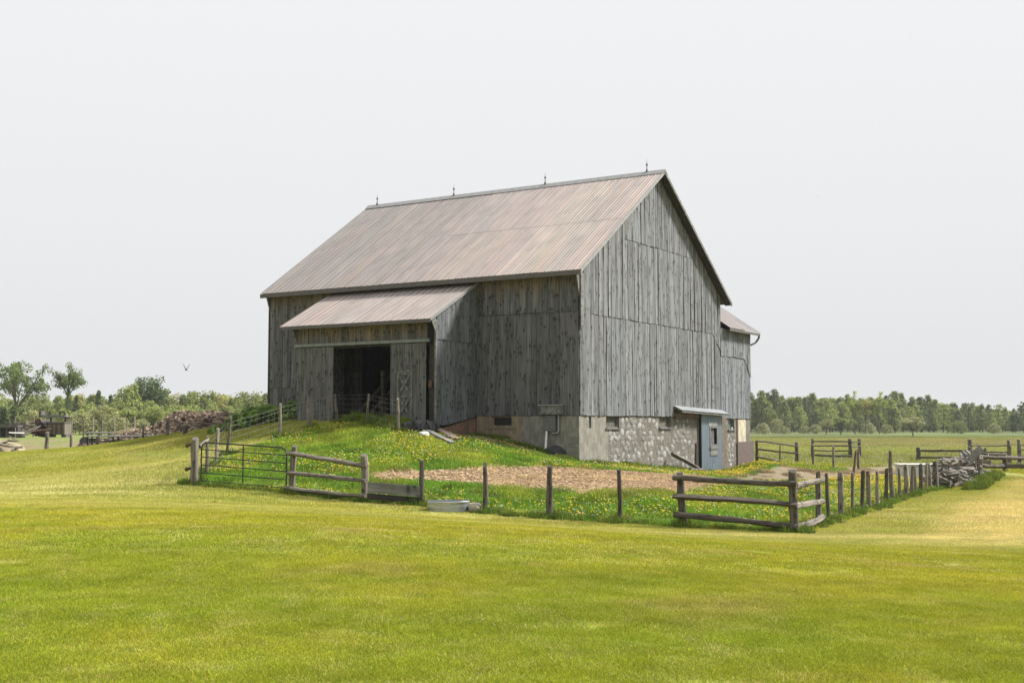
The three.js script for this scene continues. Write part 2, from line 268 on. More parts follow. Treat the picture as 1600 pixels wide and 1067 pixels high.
const inPoly = (P, x, z) => { let c = false; for (let i = 0, j = P.length - 1; i < P.length; j = i++) if ((P[i][1] > z) !== (P[j][1] > z) && x < (P[j][0] - P[i][0]) * (z - P[i][1]) / (P[j][1] - P[i][1]) + P[i][0]) c = !c; return c; };
const segDist = (x, z, a, b) => { const dx = b[0] - a[0], dz = b[1] - a[1], t = clamp(((x - a[0]) * dx + (z - a[1]) * dz) / (dx * dx + dz * dz)); return Math.hypot(x - a[0] - t * dx, z - a[1] - t * dz); };
const lineDist = (P, x, z) => { let m = 1e9; for (let i = 0; i + 1 < P.length; i++) m = Math.min(m, segDist(x, z, P[i], P[i + 1])); return m; };
const PASTURE = [[-8.47, -32], [-2.17, -28.93], [5.85, -25], [7, -27.4], [16.8, -47.6], [23, -59], [26, -66], [18, -70], [12, -62], [9, -51], [2.2, -40], [-1, -42], [-3, -39.2], [-4.9, -40.4], [-7, -41], [-8.8, -36.8]];
const FRONT = [[-8.47, -32], [-5.61, -30.6], [-2.17, -28.93], [0.88, -27.44], [5.85, -25], [7, -27.37], [11.3, -36.25], [16.8, -47.56], [22.9, -59.2]];
const CHIPS = [[-4.1, -32.3], [-3, -32.9], [-1.9, -33.3], [-0.7, -34.2], [1, -35.4], [3, -36.2], [5, -37.4], [6.6, -39.6], [7.3, -38.4], [6, -34.2], [4.6, -31], [1.8, -30.1], [-0.6, -31.3], [-2.4, -31.9]];
const DIRT = [[6.2, -38.8], [9.4, -48.4], [14, -58.5], [20, -72], [26, -80], [29, -78], [24, -68], [19, -58.5], [12.6, -47.6], [8.7, -41.8], [7.2, -38]];
const polyEdge = (P, x, z) => { const d = lineDist([...P, P[0]], x, z); return inPoly(P, x, z) ? d : -d; };
function groundCol(x, z) {
  const d = Math.hypot(x, z), n1 = fbm(x * 0.22, z * 0.22, 71, 4), n2 = fbm(x * 0.9, z * 0.9, 75, 3), n3 = fbm(x * 0.06, z * 0.3, 79, 4);
  let c = mix3([0.145, 0.185, 0.01], [0.225, 0.22, 0.018], sstep(0.2, 0.85, n1 * 0.6 + n2 * 0.4));
  // pale mown stripes beyond the rise, drier grass to the right
  const mown = sstep(19, 24, -z) * sstep(58, 30, -z);
  c = mix3(c, [0.285, 0.28, 0.095], mown * (0.35 + 0.6 * sstep(0.36, 0.62, n3)));
  { const ln = (z + 0.18 * x) / 1.15 + 0.5 * n1, k = Math.sin(ln * Math.PI) * (0.06 + 0.06 * mown); c = [c[0] * (1 + k), c[1] * (1 + k * 0.9), c[2] * (1 + k * 2)]; }
  if (x > 4 && z < -18) {
    const side = lineDist([[8.2, -25], [24.6, -57.6]], x - 0, z), right = x - 6.9 - (-25 - z) * 0.487;
    const dry = sstep(0.3, 2.4, right + 1.5 * (n2 - 0.5)) * sstep(60, 54, -z) * sstep(19, 27, -z);
    c = mix3(c, [0.4, 0.345, 0.15], dry * (0.55 + 0.4 * n1 + 0.16 * Math.sin(right * 4.2))); void side;
  }
  c = mix3(c, [0.25, 0.185, 0.08], 0.3 * sstep(0.68, 0.82, fbm(x * 0.5 + 40, z * 0.8, 91, 3)));
  if (inPoly(PASTURE, x, z)) c = mix3([0.085, 0.16, 0.012], [0.165, 0.2, 0.022], sstep(0.3, 0.75, n2));
  if (z < -26 && z > -84 && x > -6 && x < 32) {
    const e = polyEdge(CHIPS, x, z) + 0.9 * (n2 - 0.5); if (e > -0.3) c = mix3(c, mix3([0.36, 0.28, 0.175], [0.19, 0.135, 0.085], sstep(0.45, 0.75, fbm(x * 2.2, z * 2.2, 95, 3))), sstep(-0.25, 0.25, e) * (0.75 + 0.25 * n1));
    const q = polyEdge(DIRT, x, z) + 2.2 * (n2 - 0.5); if (q > -0.6) c = mix3(c, [0.2, 0.145, 0.1], sstep(-0.5, 0.4, q) * 0.85);
  }
  // bare earth at the foot of the long wall
  const wd = segDist(x, z, [-2.2, -40.9], [1.3, -40.7]); if (wd < 1.6) c = mix3(c, [0.23, 0.19, 0.12], sstep(1.5, 0.4, wd + 0.8 * (n2 - 0.5)) * 0.8);
  // far fields: rough hay meadow on the right, a brown yard on the left
  if (x > 6) { const f = sstep(68, 82, -z), w = fbm(x * 0.02, z * 0.06, 99, 4); c = mix3(c, mix3([0.15, 0.165, 0.045], [0.2, 0.185, 0.07], sstep(0.35, 0.7, w)), f); c = mix3(c, [0.062, 0.088, 0.014], f * sstep(195, 222, -z)); c = mix3(c, [0.15, 0.21, 0.035], f * sstep(0.5, 0.66, vnoise(x * 0.05, z * 0.035, 7)) * 0.5); }
  if (x < -8) { const f = sstep(60, 68, -z + 2 * (n2 - 0.5)); c = mix3(c, mix3(mix3([0.2, 0.155, 0.085], [0.14, 0.18, 0.03], sstep(0.45, 0.55, n2)), [0.15, 0.19, 0.035], sstep(68, 82, -z)), f); }
  return c;
}
{
  const nx = GX.length, nz = GZ.length, pos = new Float32Array(nx * nz * 3), uv = new Float32Array(nx * nz * 2), col = new Float32Array(nx * nz * 3), idx = [];
  for (let j = 0; j < nz; j++) for (let i = 0; i < nx; i++) {
    const o = j * nx + i, c = groundCol(GX[i], GZ[j]); pos.set([GX[i], GH[j][i], GZ[j]], o * 3); uv.set([GX[i] / 4, GZ[j] / 4], o * 2); col.set(c.map((v) => v * 1.3), o * 3);
    if (i + 1 < nx && j + 1 < nz) idx.push(o, o + nx, o + 1, o + 1, o + nx, o + nx + 1);
  }
  const g = new THREE.BufferGeometry();
  g.setAttribute('position', new THREE.BufferAttribute(pos, 3)); g.setAttribute('uv', new THREE.BufferAttribute(uv, 2)); g.setAttribute('color', new THREE.BufferAttribute(col, 3)); g.setIndex(idx); g.computeVertexNormals();
  tag(mesh('ground', g, std({ name: 'turf', map: groundMap, bumpMap: groundBump, bumpScale: 0.02, vertexColors: true, roughness: 1 })), 'mown lawn, rough pasture and hay fields around the barn', 'ground', null, 'structure');
}

// ---------------------------------------------------------------- the barn: local x runs along the gable, local -z along the long wall
const BX = 2.2466, BZ = -40, BY = 0.3, TURN = Math.atan2(0.84882, 0.52869);
const barn = thing('barn', 'large weathered grey board barn with ribbed metal roof on a stone foundation', 'barn', [BX, BY, BZ], TURN);
const toWorld = (u, w, y = 0) => V(BX + u * 0.52869 - w * 0.84882, y, BZ - u * 0.84882 - w * 0.52869);
const part = (name, geo, mat, parent = barn) => { geo.translate(0, -BY, 0); return mesh(name, geo, mat, parent); };
const FACE = {   // along the wall, up, outward  ->  barn axes
  gable: (x, y, o) => [x, y, o], long: (x, y, o) => [-o, y, -x], porchSide: (x, y, o) => [x, y, -4.11 + o], porchFront: (x, y, o) => [-2.52 - o, y, -x], back: (x, y, o) => [12.45 + o, y, -x], far: (x, y, o) => [x, y, -13.95 - o],
};
const RB = rngOf(5);
function columns(x0, x1, width, fixed = []) {   // uneven board widths that still break at the fixed places
  const stops = [x0, ...fixed, x1], out = [x0];
  for (let s = 0; s + 1 < stops.length; s++) { const n = Math.max(1, Math.round((stops[s + 1] - stops[s]) / width)); for (let i = 1; i <= n; i++) out.push(i === n ? stops[s + 1] : lerp(stops[s], stops[s + 1], (i + (RB() - 0.5) * 0.42) / n)); }
  return out;
}
// boards x0..x1 from bottom(x) to top(x); each board is a piece of its own
function boards(parent, face, x0, x1, bottom, top, { proud = 0.0, width = 0.235, tone = [0.3, 0.3, 0.305], stain = 0, vary = 0.28, warp = 0.012, name = 'siding_board', cols } = {}) {
  const edges = (cols ?? columns(x0, x1, width)).filter((v) => v > x0 - 0.01 && v < x1 + 0.01);
  for (let i = 0; i + 1 < edges.length; i++) {
    const a = edges[i] + 0.003, b = edges[i + 1] - 0.003, T = new Tris(), u0 = RB() * 8, v0 = RB() * 8, cup = proud + RB() * warp, th = 0.022, skew = (RB() - 0.5) * warp;
    const k = 1 + (RB() - 0.5) * 2 * vary, warm = (RB() - 0.4) * 0.05, col = [tone[0] * k * (1 + warm), tone[1] * k, tone[2] * k * (1 - warm)];
    const rag = (RB() - 0.5) * 0.03, yb = [bottom(a) + rag, bottom(b) + rag], yt = [top(a), top(b)];
    const long = Math.max(yt[0] - yb[0], yt[1] - yb[1]), zone = 0.35 + RB() * 0.55, hold = 0.4 + 0.6 * RB();
    const L = [0, 0.25, 0.5, 0.75, ...(stain ? [1 - zone * 1.4 / long, 1 - zone / long, 1 - zone * 0.45 / long] : []), 1].filter((t) => t >= 0 && t <= 1).sort((p, q) => p - q);
    const shade = (t) => { const f = stain * hold * sstep(zone * 1.4, zone * 0.35, (1 - t) * long); return mix3(col, [0.27 * k, 0.19 * k, 0.115 * k], f); };
    const at = (t, s, o) => { const x = s ? b : a, y = lerp(yb[s], yt[s], t); return face(x, y, o + cup + (s ? skew : -skew) + 0.006 * Math.sin(t * 5 + u0)); };
    const W = b - a, m = (a + b) / 2;
    for (let q = 0; q + 1 < L.length; q++) {
      const t0 = L[q], t1 = L[q + 1], c0 = shade(t0), c1 = shade(t1), V0 = v0 + t0 * long / 4, V1 = v0 + t1 * long / 4;
      T.quad(at(t0, 0, th), at(t0, 1, th), at(t1, 1, th), at(t1, 0, th), [u0, V0], [u0 + W, V0], [u0 + W, V1], [u0, V1], c0, c0, c1, c1);
      for (const s of [0, 1]) T.quad(at(t0, s, 0), at(t0, s, th), at(t1, s, th), at(t1, s, 0), [u0, V0], [u0 + th, V0], [u0 + th, V1], [u0, V1], c0, c0, c1, c1);
    }
    for (const t of [0, 1]) T.quad(at(t, 0, 0), at(t, 1, 0), at(t, 1, th), at(t, 0, th), [u0, v0], [u0 + W, v0], [u0 + W, v0 + th], [u0, v0 + th], shade(t));
    part(name, T.geo(), M.board, parent); void m;
  }
}
const RP = 0.672, roofY = (u) => 11.29 - Math.abs(u - 6.25) * RP, under = (u) => roofY(u) - 0.1;
// gable wall
const gable = sub('gable_wall', barn);
part('wall_lining', prism([[0.02, 1.95], [12.43, 1.95], [12.43, under(12.43)], [6.25, under(6.25)], [0.02, under(0.02)]], -0.14, -0.012, FACE.gable), M.darkWood, gable);
{
  const G = { tone: [0.208, 0.222, 0.242], vary: 0.28, warp: 0.023, cols: columns(0.02, 12.43, 0.185, [0.8, 3.43, 6.25, 9.5, 11.6]) }, J1 = 5.4, J2 = 8.33;
  boards(gable, FACE.gable, 0.02, 0.8, () => 1.93, under, G);
  boards(gable, FACE.gable, 0.8, 12.43, () => 1.93, (x) => (x > 11.6 ? Math.max(4.75, J1 - (x - 11.6) * 0.82) : J1) - 0.014, G);
  boards(gable, FACE.gable, 0.8, 3.43, () => J1, under, { ...G, proud: 0.004 });
  boards(gable, FACE.gable, 9.5, 12.43, (x) => (x > 11.6 ? Math.max(4.75, J1 - (x - 11.6) * 0.82) : J1), under, { ...G, proud: 0.004 });
  boards(gable, FACE.gable, 3.43, 9.5, () => J1, () => J2 - 0.012, { ...G, proud: 0.004 });
  boards(gable, FACE.gable, 3.43, 9.5, () => J2, under, { ...G, proud: 0.008 });
  part('joint_shadow_strip', boxGeo(0.8, 11.6, J1 - 0.008, J1 + 0.006, 0.02, 0.042), M.darkWood, gable); part('joint_shadow_strip', boxGeo(3.43, 9.5, J2 - 0.008, J2 + 0.006, 0.02, 0.044), M.darkWood, gable);  // dark strips added to draw the shadow line under the lapped boards
  part('joint_shadow_strip', prism([[11.6, J1 - 0.008], [12.4, 4.75], [12.4, 4.764], [11.6, J1 + 0.006]], 0.02, 0.042), M.darkWood, gable);
  part('corner_board', boxGeo(-0.02, 0.16, 4.9, 6.72, 0.075, 0.1), M.greyWood, gable);
}
// long wall: boards to the right of the porch and to the left of it
const longWall = sub('long_wall', barn);
part('wall_lining', boxGeo(0.012, 0.14, 1.95, 6.8, -4.1, -0.16), M.darkWood, longWall);
part('wall_lining', boxGeo(0.012, 0.14, 1.0, 6.8, -13.93, -9.9), M.darkWood, longWall);
part('wall_lining', boxGeo(0.012, 0.14, 5.0, 6.8, -9.9, -4.1), M.darkWood, longWall);
{
  const L = { tone: [0.154, 0.158, 0.168], vary: 0.26, warp: 0.014, width: 0.225 };
  boards(longWall, FACE.long, 0.0, 4.1, () => 1.93, () => 5.436, L);
  boards(longWall, FACE.long, 0.0, 4.1, () => 5.44, () => 6.76, { ...L, proud: 0.024, stain: 1 });
  boards(longWall, FACE.long, 10.15, 13.95, () => 2.0, () => 3.05, L);
  boards(longWall, FACE.long, 10.15, 13.95, () => 3.054, () => 6.76, { ...L, proud: 0.02, stain: 0.8 });
  part('eave_return', prism([[-0.01, 6.78], [-0.34, 6.78], [-0.01, 5.9]], -13.97, -13.92), M.greyWood, longWall);
  part('eave_return', prism([[-0.05, 6.74], [-0.28, 6.74], [-0.05, 5.95]], 0.03, 0.06), M.greyWood, longWall);
}
// the sides no camera on the lawn sees, closed so that the barn is dark inside
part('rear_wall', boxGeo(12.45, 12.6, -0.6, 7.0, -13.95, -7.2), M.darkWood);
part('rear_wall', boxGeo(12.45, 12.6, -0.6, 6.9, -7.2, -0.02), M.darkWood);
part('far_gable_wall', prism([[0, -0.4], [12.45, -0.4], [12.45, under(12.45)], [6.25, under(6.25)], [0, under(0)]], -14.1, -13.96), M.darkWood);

// foundation
const base = sub('foundation', barn);
part('concrete_pier', prism([[0, -0.9], [2.1, -0.9], [2.1, 1.5], [1.95, 1.5], [1.95, 1.92], [0, 1.92]].slice(0, 3).concat([[0, 1.5]]), -0.4, 0, FACE.gable), M.concrete, base);
for (const [a, b] of [[0, 0.7], [0.86, 1.95]]) part('concrete_pier', boxGeo(a, b, 1.5, 1.92, -0.4, 0), M.concrete, base);
part('concrete_wall', boxGeo(0, 0.4, -0.9, 1.915, -2.25, -0.4), M.concrete, base);
for (const g of [boxGeo(-0.012, 0.4, -0.6, 1.54, -4.11, -2.25), boxGeo(-0.012, 0.4, 1.54, 1.915, -2.65, -2.25), boxGeo(-0.012, 0.4, 1.54, 1.915, -4.11, -3.49)]) part('rendered_wall', g, M.render, base);
part('block_wall', boxGeo(-2.5, -0.012, 0.2, 1.42, -4.4, -4.13), M.block, base);
part('block_wall', prism([[-2.45, 1.42], [-0.012, 1.42], [-0.012, 1.86]], -4.4, -4.13), M.block, base);
for (const g of [boxGeo(-0.6, -0.54, 0.2, 1.72, -4.13, -4.115), boxGeo(-2.46, -0.012, 1.2, 1.25, -4.13, -4.116)]) part('block_seam', g, M.fascia, base);
for (const g of [boxGeo(2.1, 10.0, -1.1, 1.5, -0.4, -0.012), boxGeo(2.98, 6.36, 1.5, 1.915, -0.4, -0.012), boxGeo(7.36, 10.0, 1.5, 1.915, -0.4, -0.012), boxGeo(12.42, 14.0, -1.1, 1.4, -0.4, -0.012), boxGeo(14.0, 15.95, -1.1, 1.86, -0.4, -0.012), boxGeo(12.42, 13.3, 1.4, 1.86, -0.4, -0.012)]) part('mortar_wall', g, M.mortar, base);
{   // fieldstones showing through the mortar
  const R = rngOf(31), shapes = [];
  for (let k = 0; k < 6; k++) { const g = new THREE.IcosahedronGeometry(1, 1), p = g.attributes.position; for (let i = 0; i < p.count; i++) { const s = 0.8 + 0.45 * vnoise(p.getX(i) * 1.7 + k * 9, p.getY(i) * 1.7 + p.getZ(i), 3); p.setXYZ(i, p.getX(i) * s, p.getY(i) * s, p.getZ(i) * s); } g.computeVertexNormals(); shapes.push(g); }
  let n = 0;
  for (let row = 0; row < 12; row++) for (let u = 2.25 + R() * 0.2; u < 15.8; u += 0.22 + R() * 0.26) {
    const y = -0.55 + row * 0.21 + (R() - 0.5) * 0.09; if (y > 1.84 || (u > 9.9 && u < 12.6) || u > 14 || (y > 1.38 && ((u > 1.9 && u < 3.1) || (u > 6.2 && u < 7.5) || u > 13.1))) continue;
    if (R() < (u < 4.5 ? 0.08 : 0.3) || n > 290) continue; n++;
    const m = mesh('stone', shapes[Math.floor(R() * 6)], M.stone[Math.floor(R() * 4)], base); m.position.set(u, y - BY, -0.02); m.scale.set(0.1 + R() * 0.08, 0.085 + R() * 0.065, 0.014 + R() * 0.018); m.rotation.z = (R() - 0.5) * 1.2;
  }
}
function sunkWindow(face, x0, x1, y0, y1, mats, name = 'basement_window') {
  const g = sub(name, barn), f = 0.05, B = (a, b, c, d, o0, o1) => { const T = new Tris(); boxTris(T, a, b, c, d, o0, o1, WHITE, face); return T.geo(); };
  part('window_frame', join([B(x0 + 0.002, x0 + f, y0 + 0.002, y1 - 0.003, -0.2, -0.06), B(x1 - f, x1 - 0.002, y0 + 0.002, y1 - 0.003, -0.2, -0.06), B(x0 + f, x1 - f, y0 + 0.002, y0 + f, -0.2, -0.06), B(x0 + f, x1 - f, y1 - f, y1 - 0.003, -0.2, -0.06)]), mats[0], g);
  part('pane', B(x0 + f, x1 - f, y0 + f, y1 - f, -0.16, -0.13), mats[1], g);
  part('sill', B(x0 - 0.06, x1 + 0.06, y0 - 0.05, y0 - 0.001, -0.1, 0.05), mats[0], g);
}
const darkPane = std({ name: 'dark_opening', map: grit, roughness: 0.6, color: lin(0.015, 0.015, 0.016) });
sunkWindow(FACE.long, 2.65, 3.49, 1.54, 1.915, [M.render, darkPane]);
sunkWindow(FACE.gable, 1.96, 2.97, 1.5, 1.93, [M.greyWood, std({ name: 'grey_board_infill', map: woodMap, roughness: 0.9, color: lin(0.15, 0.145, 0.125) })]);
sunkWindow(FACE.gable, 6.37, 7.35, 1.5, 1.93, [M.greyWood, std({ name: 'tan_board_infill', map: woodMap, roughness: 0.9, color: lin(0.19, 0.175, 0.14) })]);
sunkWindow(FACE.gable, 13.3, 14.0, 1.4, 1.86, [M.greyWood, std({ name: 'teal_glass', map: grit, roughness: 0.2, color: lin(0.11, 0.17, 0.165) })]);

// roof
function ribbed(len, width, pitch, seed, col) {   // one roofing sheet: x across, y up the slope, z out
  const R = rngOf(seed), T = new Tris(), P = [], u0 = R() * 5, v0 = R() * 3, n = Math.round(width / pitch), p = width / n;
  for (let k = 0; k < n; k++) { const x = k * p; P.push([x, 0.014], [x + 0.024, 0.014], [x + 0.036, 0.002], [x + p * 0.5, 0.002], [x + p * 0.5 + 0.015, 0.009], [x + p * 0.5 + 0.03, 0.002], [x + p - 0.01, 0.002]); }
  P.push([width, 0.014]);
  const dark = [col[0] * 0.36, col[1] * 0.31, col[2] * 0.29];  // rib tops and sides coloured darker: rust tone with rib shade painted in
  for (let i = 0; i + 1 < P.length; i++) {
    const [xa, za] = P[i], [xb, zb] = P[i + 1], ribFace = za > 0.012 || zb > 0.012, c = ribFace ? mix3(col, dark, 0.55 + 0.45 * R()) : col;
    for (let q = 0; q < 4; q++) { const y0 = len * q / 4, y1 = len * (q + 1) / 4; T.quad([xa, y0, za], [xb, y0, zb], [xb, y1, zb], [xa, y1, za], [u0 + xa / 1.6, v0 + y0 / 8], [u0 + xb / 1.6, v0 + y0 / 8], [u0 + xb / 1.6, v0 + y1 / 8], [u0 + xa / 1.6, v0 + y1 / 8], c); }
  }
  return T.geo();
}
// sheets laid on a slope whose foot runs from `foot` along `along`; `up` climbs the slope
function layRoof(parent, foot, along, up, total, len, sheetW, pitch, tint, seed, most = 1) {
  const R = rngOf(seed), n = Math.round(total / sheetW), w = total / n, out = V().crossVectors(along, up).normalize(); if (out.y < 0) out.negate();
  const m = new THREE.Matrix4();
  for (let i = 0; i < n; i++) for (let r = 0, rows = i > n * 0.42 ? most : 1; r < rows; r++) {
    const k = 1 + (R() - 0.5) * 0.1, c = tint((i + 0.5) / n).map((v, q) => v * k * (1 + (R() - 0.5) * [0.05, 0.03, 0.06][q])), l0 = r ? len * 0.5 - 0.12 : 0, l1 = rows === 1 || r ? len : len * 0.5;
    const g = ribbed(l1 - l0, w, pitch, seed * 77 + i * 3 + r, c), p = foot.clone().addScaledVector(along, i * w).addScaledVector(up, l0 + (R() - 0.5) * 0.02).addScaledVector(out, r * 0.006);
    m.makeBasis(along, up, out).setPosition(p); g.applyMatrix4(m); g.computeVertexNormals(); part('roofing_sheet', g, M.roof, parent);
  }
}
const roof = sub('roof', barn), S = Math.hypot(1, RP), upF = V(1 / S, RP / S, 0), upR = V(-1 / S, RP / S, 0), slopeLen = 6.72 * S;
const mainTint = (t) => mix3([0.35, 0.335, 0.335], [0.48, 0.44, 0.42], sstep(0.25, 0.85, t));
part('roof_deck', prism([[-0.42, roofY(-0.42) - 0.012], [6.25, roofY(6.25) - 0.012], [12.92, roofY(12.92) - 0.012], [12.92, roofY(12.92) - 0.075], [6.25, roofY(6.25) - 0.09], [-0.42, roofY(-0.42) - 0.075]].slice(0, 2).concat([[6.25, roofY(6.25) - 0.09], [-0.42, roofY(-0.42) - 0.075]]), -14.06, 0.33), M.midWood, roof);
part('roof_deck', prism([[6.25, roofY(6.25) - 0.012], [12.92, roofY(12.92) - 0.012], [12.92, roofY(12.92) - 0.075], [6.25, roofY(6.25) - 0.09]], -14.06, 0.33), M.midWood, roof);
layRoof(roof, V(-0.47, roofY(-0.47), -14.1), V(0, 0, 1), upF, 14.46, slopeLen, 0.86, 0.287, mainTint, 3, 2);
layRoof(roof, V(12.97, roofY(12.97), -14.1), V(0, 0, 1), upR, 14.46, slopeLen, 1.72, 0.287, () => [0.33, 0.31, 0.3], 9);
part('ridge_cap', prism([[6.02, roofY(6.02) + 0.035], [6.25, roofY(6.25) + 0.055], [6.48, roofY(6.48) + 0.035], [6.25, roofY(6.25) + 0.075]], -14.12, 0.38), M.trim, roof);
part('rake_trim', prism([[-0.49, roofY(-0.49) - 0.1], [-0.49, roofY(-0.49) + 0.035], [6.25, roofY(6.25) + 0.03], [6.25, roofY(6.25) - 0.1]], 0.335, 0.372), M.trim, roof);
part('rake_trim', prism([[6.25, roofY(6.25) - 0.1], [6.25, roofY(6.25) + 0.03], [12.99, roofY(12.99) + 0.035], [12.99, roofY(12.99) - 0.1]], 0.335, 0.372), M.greyWood, roof);
part('soffit_board', prism([[6.3, under(6.3) - 0.01], [12.9, under(12.9) - 0.01], [12.9, under(12.9) - 0.04], [6.3, under(6.3) - 0.04]], 0.08, 0.334), M.darkWood, roof);
part('eave_fascia', boxGeo(-0.5, -0.44, roofY(-0.47) - 0.17, roofY(-0.47) - 0.015, -14.1, 0.33), M.fascia, roof);
part('eave_soffit', boxGeo(-0.44, -0.03, 6.72, 6.75, -14.04, 0.07), M.darkWood, roof);
for (const w of [13.6, 9.46, 4.95, 0.4]) {
  const y = roofY(6.25) + 0.06, g = [new THREE.CylinderGeometry(0.013, 0.022, 0.34, 6).translate(6.25, y + 0.17, -w), new THREE.SphereGeometry(0.045, 8, 6).translate(6.25, y + 0.27, -w), new THREE.ConeGeometry(0.012, 0.22, 6).translate(6.25, y + 0.42, -w), new THREE.CylinderGeometry(0.035, 0.06, 0.1, 6).translate(6.25, y + 0.04, -w)];
  part("lightning_rod", join(g), M.fascia, roof);
}
// the porch over the barn doors
const porch = sub('door_porch', barn);
const porchY = (u) => 6.68 + u * 0.52;
{
  const P = { tone: [0.158, 0.174, 0.194], vary: 0.22, warp: 0.014, width: 0.27 };
  boards(porch, FACE.porchSide, -2.5, -0.02, (x) => 1.9 + x * 0.152, () => 4.476, P);
  boards(porch, FACE.porchSide, -2.5, -0.02, () => 4.48, (x) => porchY(x) - 0.05, { ...P, proud: 0.022 });
  part('wall_lining', prism([[-2.48, 1.56], [-0.02, 1.93], [-0.02, porchY(-0.02) - 0.06], [-2.48, porchY(-2.48) - 0.06]], -4.2, -4.125), M.darkWood, porch);
  part('wall_lining', prism([[-2.48, 1.0], [-0.02, 1.0], [-0.02, porchY(-0.02) - 0.06], [-2.48, porchY(-2.48) - 0.06]], -10.25, -10.15), M.greyWood, porch);
  part('wall_lining', boxGeo(-2.5, -2.4, 4.32, porchY(-2.5) - 0.05, -10.2, -4.14), M.darkWood, porch);
  boards(porch, FACE.porchFront, 4.43, 10.25, () => 4.4, () => porchY(-2.55) - 0.04, { tone: [0.15, 0.146, 0.142], vary: 0.25, stain: 1, width: 0.26, warp: 0.01 });
  const dl = sub('sliding_door', barn), dr = sub('sliding_door', barn), D = { tone: [0.15, 0.152, 0.152], vary: 0.16, warp: 0.006, width: 0.27, name: 'door_board', proud: 0.045 };
  boards(dl, FACE.porchFront, 8.5, 10.22, () => 1.72, () => 4.38, D); boards(dr, FACE.porchFront, 4.45, 5.96, () => 1.66, () => 4.38, D);
  const B = (a, b, c, d, o0, o1) => { const T = new Tris(); boxTris(T, a, b, c, d, o0, o1, [0.9, 0.9, 0.9], FACE.porchFront); return T.geo(); };
  for (const [g, a, b] of [[dl, 8.52, 10.2], [dr, 4.47, 5.94]]) part('door_ledger', join([B(a, b, 2.0, 2.14, 0.0, 0.043), B(a, b, 4.0, 4.14, 0.0, 0.043)]), M.greyWood, g);
  // small cross braced hatch in the right leaf
  const bar = (x0, y0, x1, y1) => { const l = Math.hypot(x1 - x0, y1 - y0), ang = Math.atan2(y1 - y0, x1 - x0), T = new Tris(); boxTris(T, 0, l, -0.035, 0.035, 0.086, 0.104, WHITE, (x, y, o) => FACE.porchFront(x0 + x * Math.cos(ang) - y * Math.sin(ang), y0 + x * Math.sin(ang) + y * Math.cos(ang), o)); return T.geo(); };
  part('hatch_brace', join([B(5.0, 5.07, 1.82, 3.4, 0.08, 0.1), B(5.58, 5.65, 1.82, 3.4, 0.08, 0.1), B(5.07, 5.58, 3.32, 3.4, 0.08, 0.1), B(5.07, 5.58, 2.54, 2.61, 0.08, 0.1), B(5.07, 5.58, 1.82, 1.9, 0.08, 0.1), B(4.9, 5.72, 3.41, 3.46, 0.08, 0.12)]), M.greyWood, dr);
  part('hatch_brace', join([bar(5.09, 2.64, 5.56, 3.3), bar(5.09, 1.92, 5.56, 2.52)]), M.greyWood, dr);
  part('hatch_brace', join([bar(5.56, 2.64, 5.09, 3.3), bar(5.56, 1.92, 5.09, 2.52)].map((g) => g.translate(-0.02, 0, 0))), M.greyWood, dr);
  part('door_track', join([B(4.3, 10.3, 4.41, 4.47, 0.06, 0.12), B(4.3, 10.3, 4.47, 4.5, 0.03, 0.14)]), std({ name: 'pale_track', map: grit, roughness: 0.6, metalness: 0.2, color: lin(0.24, 0.27, 0.26) }), porch);
  part('corner_post', boxGeo(-2.5, -2.36, 0.9, 5.3, -4.38, -4.14), M.darkWood, porch);
  part('corner_trim', boxGeo(-2.56, -2.5, 1.5, 5.15, -4.13, -4.06), M.greyWood, porch);
  part('latch', boxGeo(-2.6, -2.57, 2.86, 3.1, -4.34, -4.2), M.rust, porch);
  part('eave_return', prism([[-2.55, 5.2], [-2.88, 5.16], [-2.55, 4.55]], -10.3, -10.25), M.greyWood, porch);
  part('eave_return', prism([[-2.56, 5.25], [-2.85, 5.2], [-2.56, 4.7]], -4.1, -4.065), M.greyWood, porch);
  const s = Math.hypot(1, 0.52), up = V(1 / s, 0.52 / s, 0), pr = sub('porch_roof', barn);
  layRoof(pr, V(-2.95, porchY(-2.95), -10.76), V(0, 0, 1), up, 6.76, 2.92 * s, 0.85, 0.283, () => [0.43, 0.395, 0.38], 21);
  part('roof_deck', prism([[-2.9, porchY(-2.9) - 0.01], [-0.01, porchY(-0.01) - 0.01], [-0.01, porchY(-0.01) - 0.05], [-2.9, porchY(-2.9) - 0.05]], -10.7, -4.03), M.midWood, pr);
  part('rake_trim', prism([[-2.96, porchY(-2.96) - 0.07], [-2.96, porchY(-2.96) + 0.035], [-0.02, porchY(-0.02) + 0.035], [-0.02, porchY(-0.02) - 0.07]], -4.028, -3.99), M.trim, pr);
  part('eave_fascia', boxGeo(-2.98, -2.92, porchY(-2.95) - 0.12, porchY(-2.95) - 0.01, -10.76, -4.03), M.fascia, pr);
}
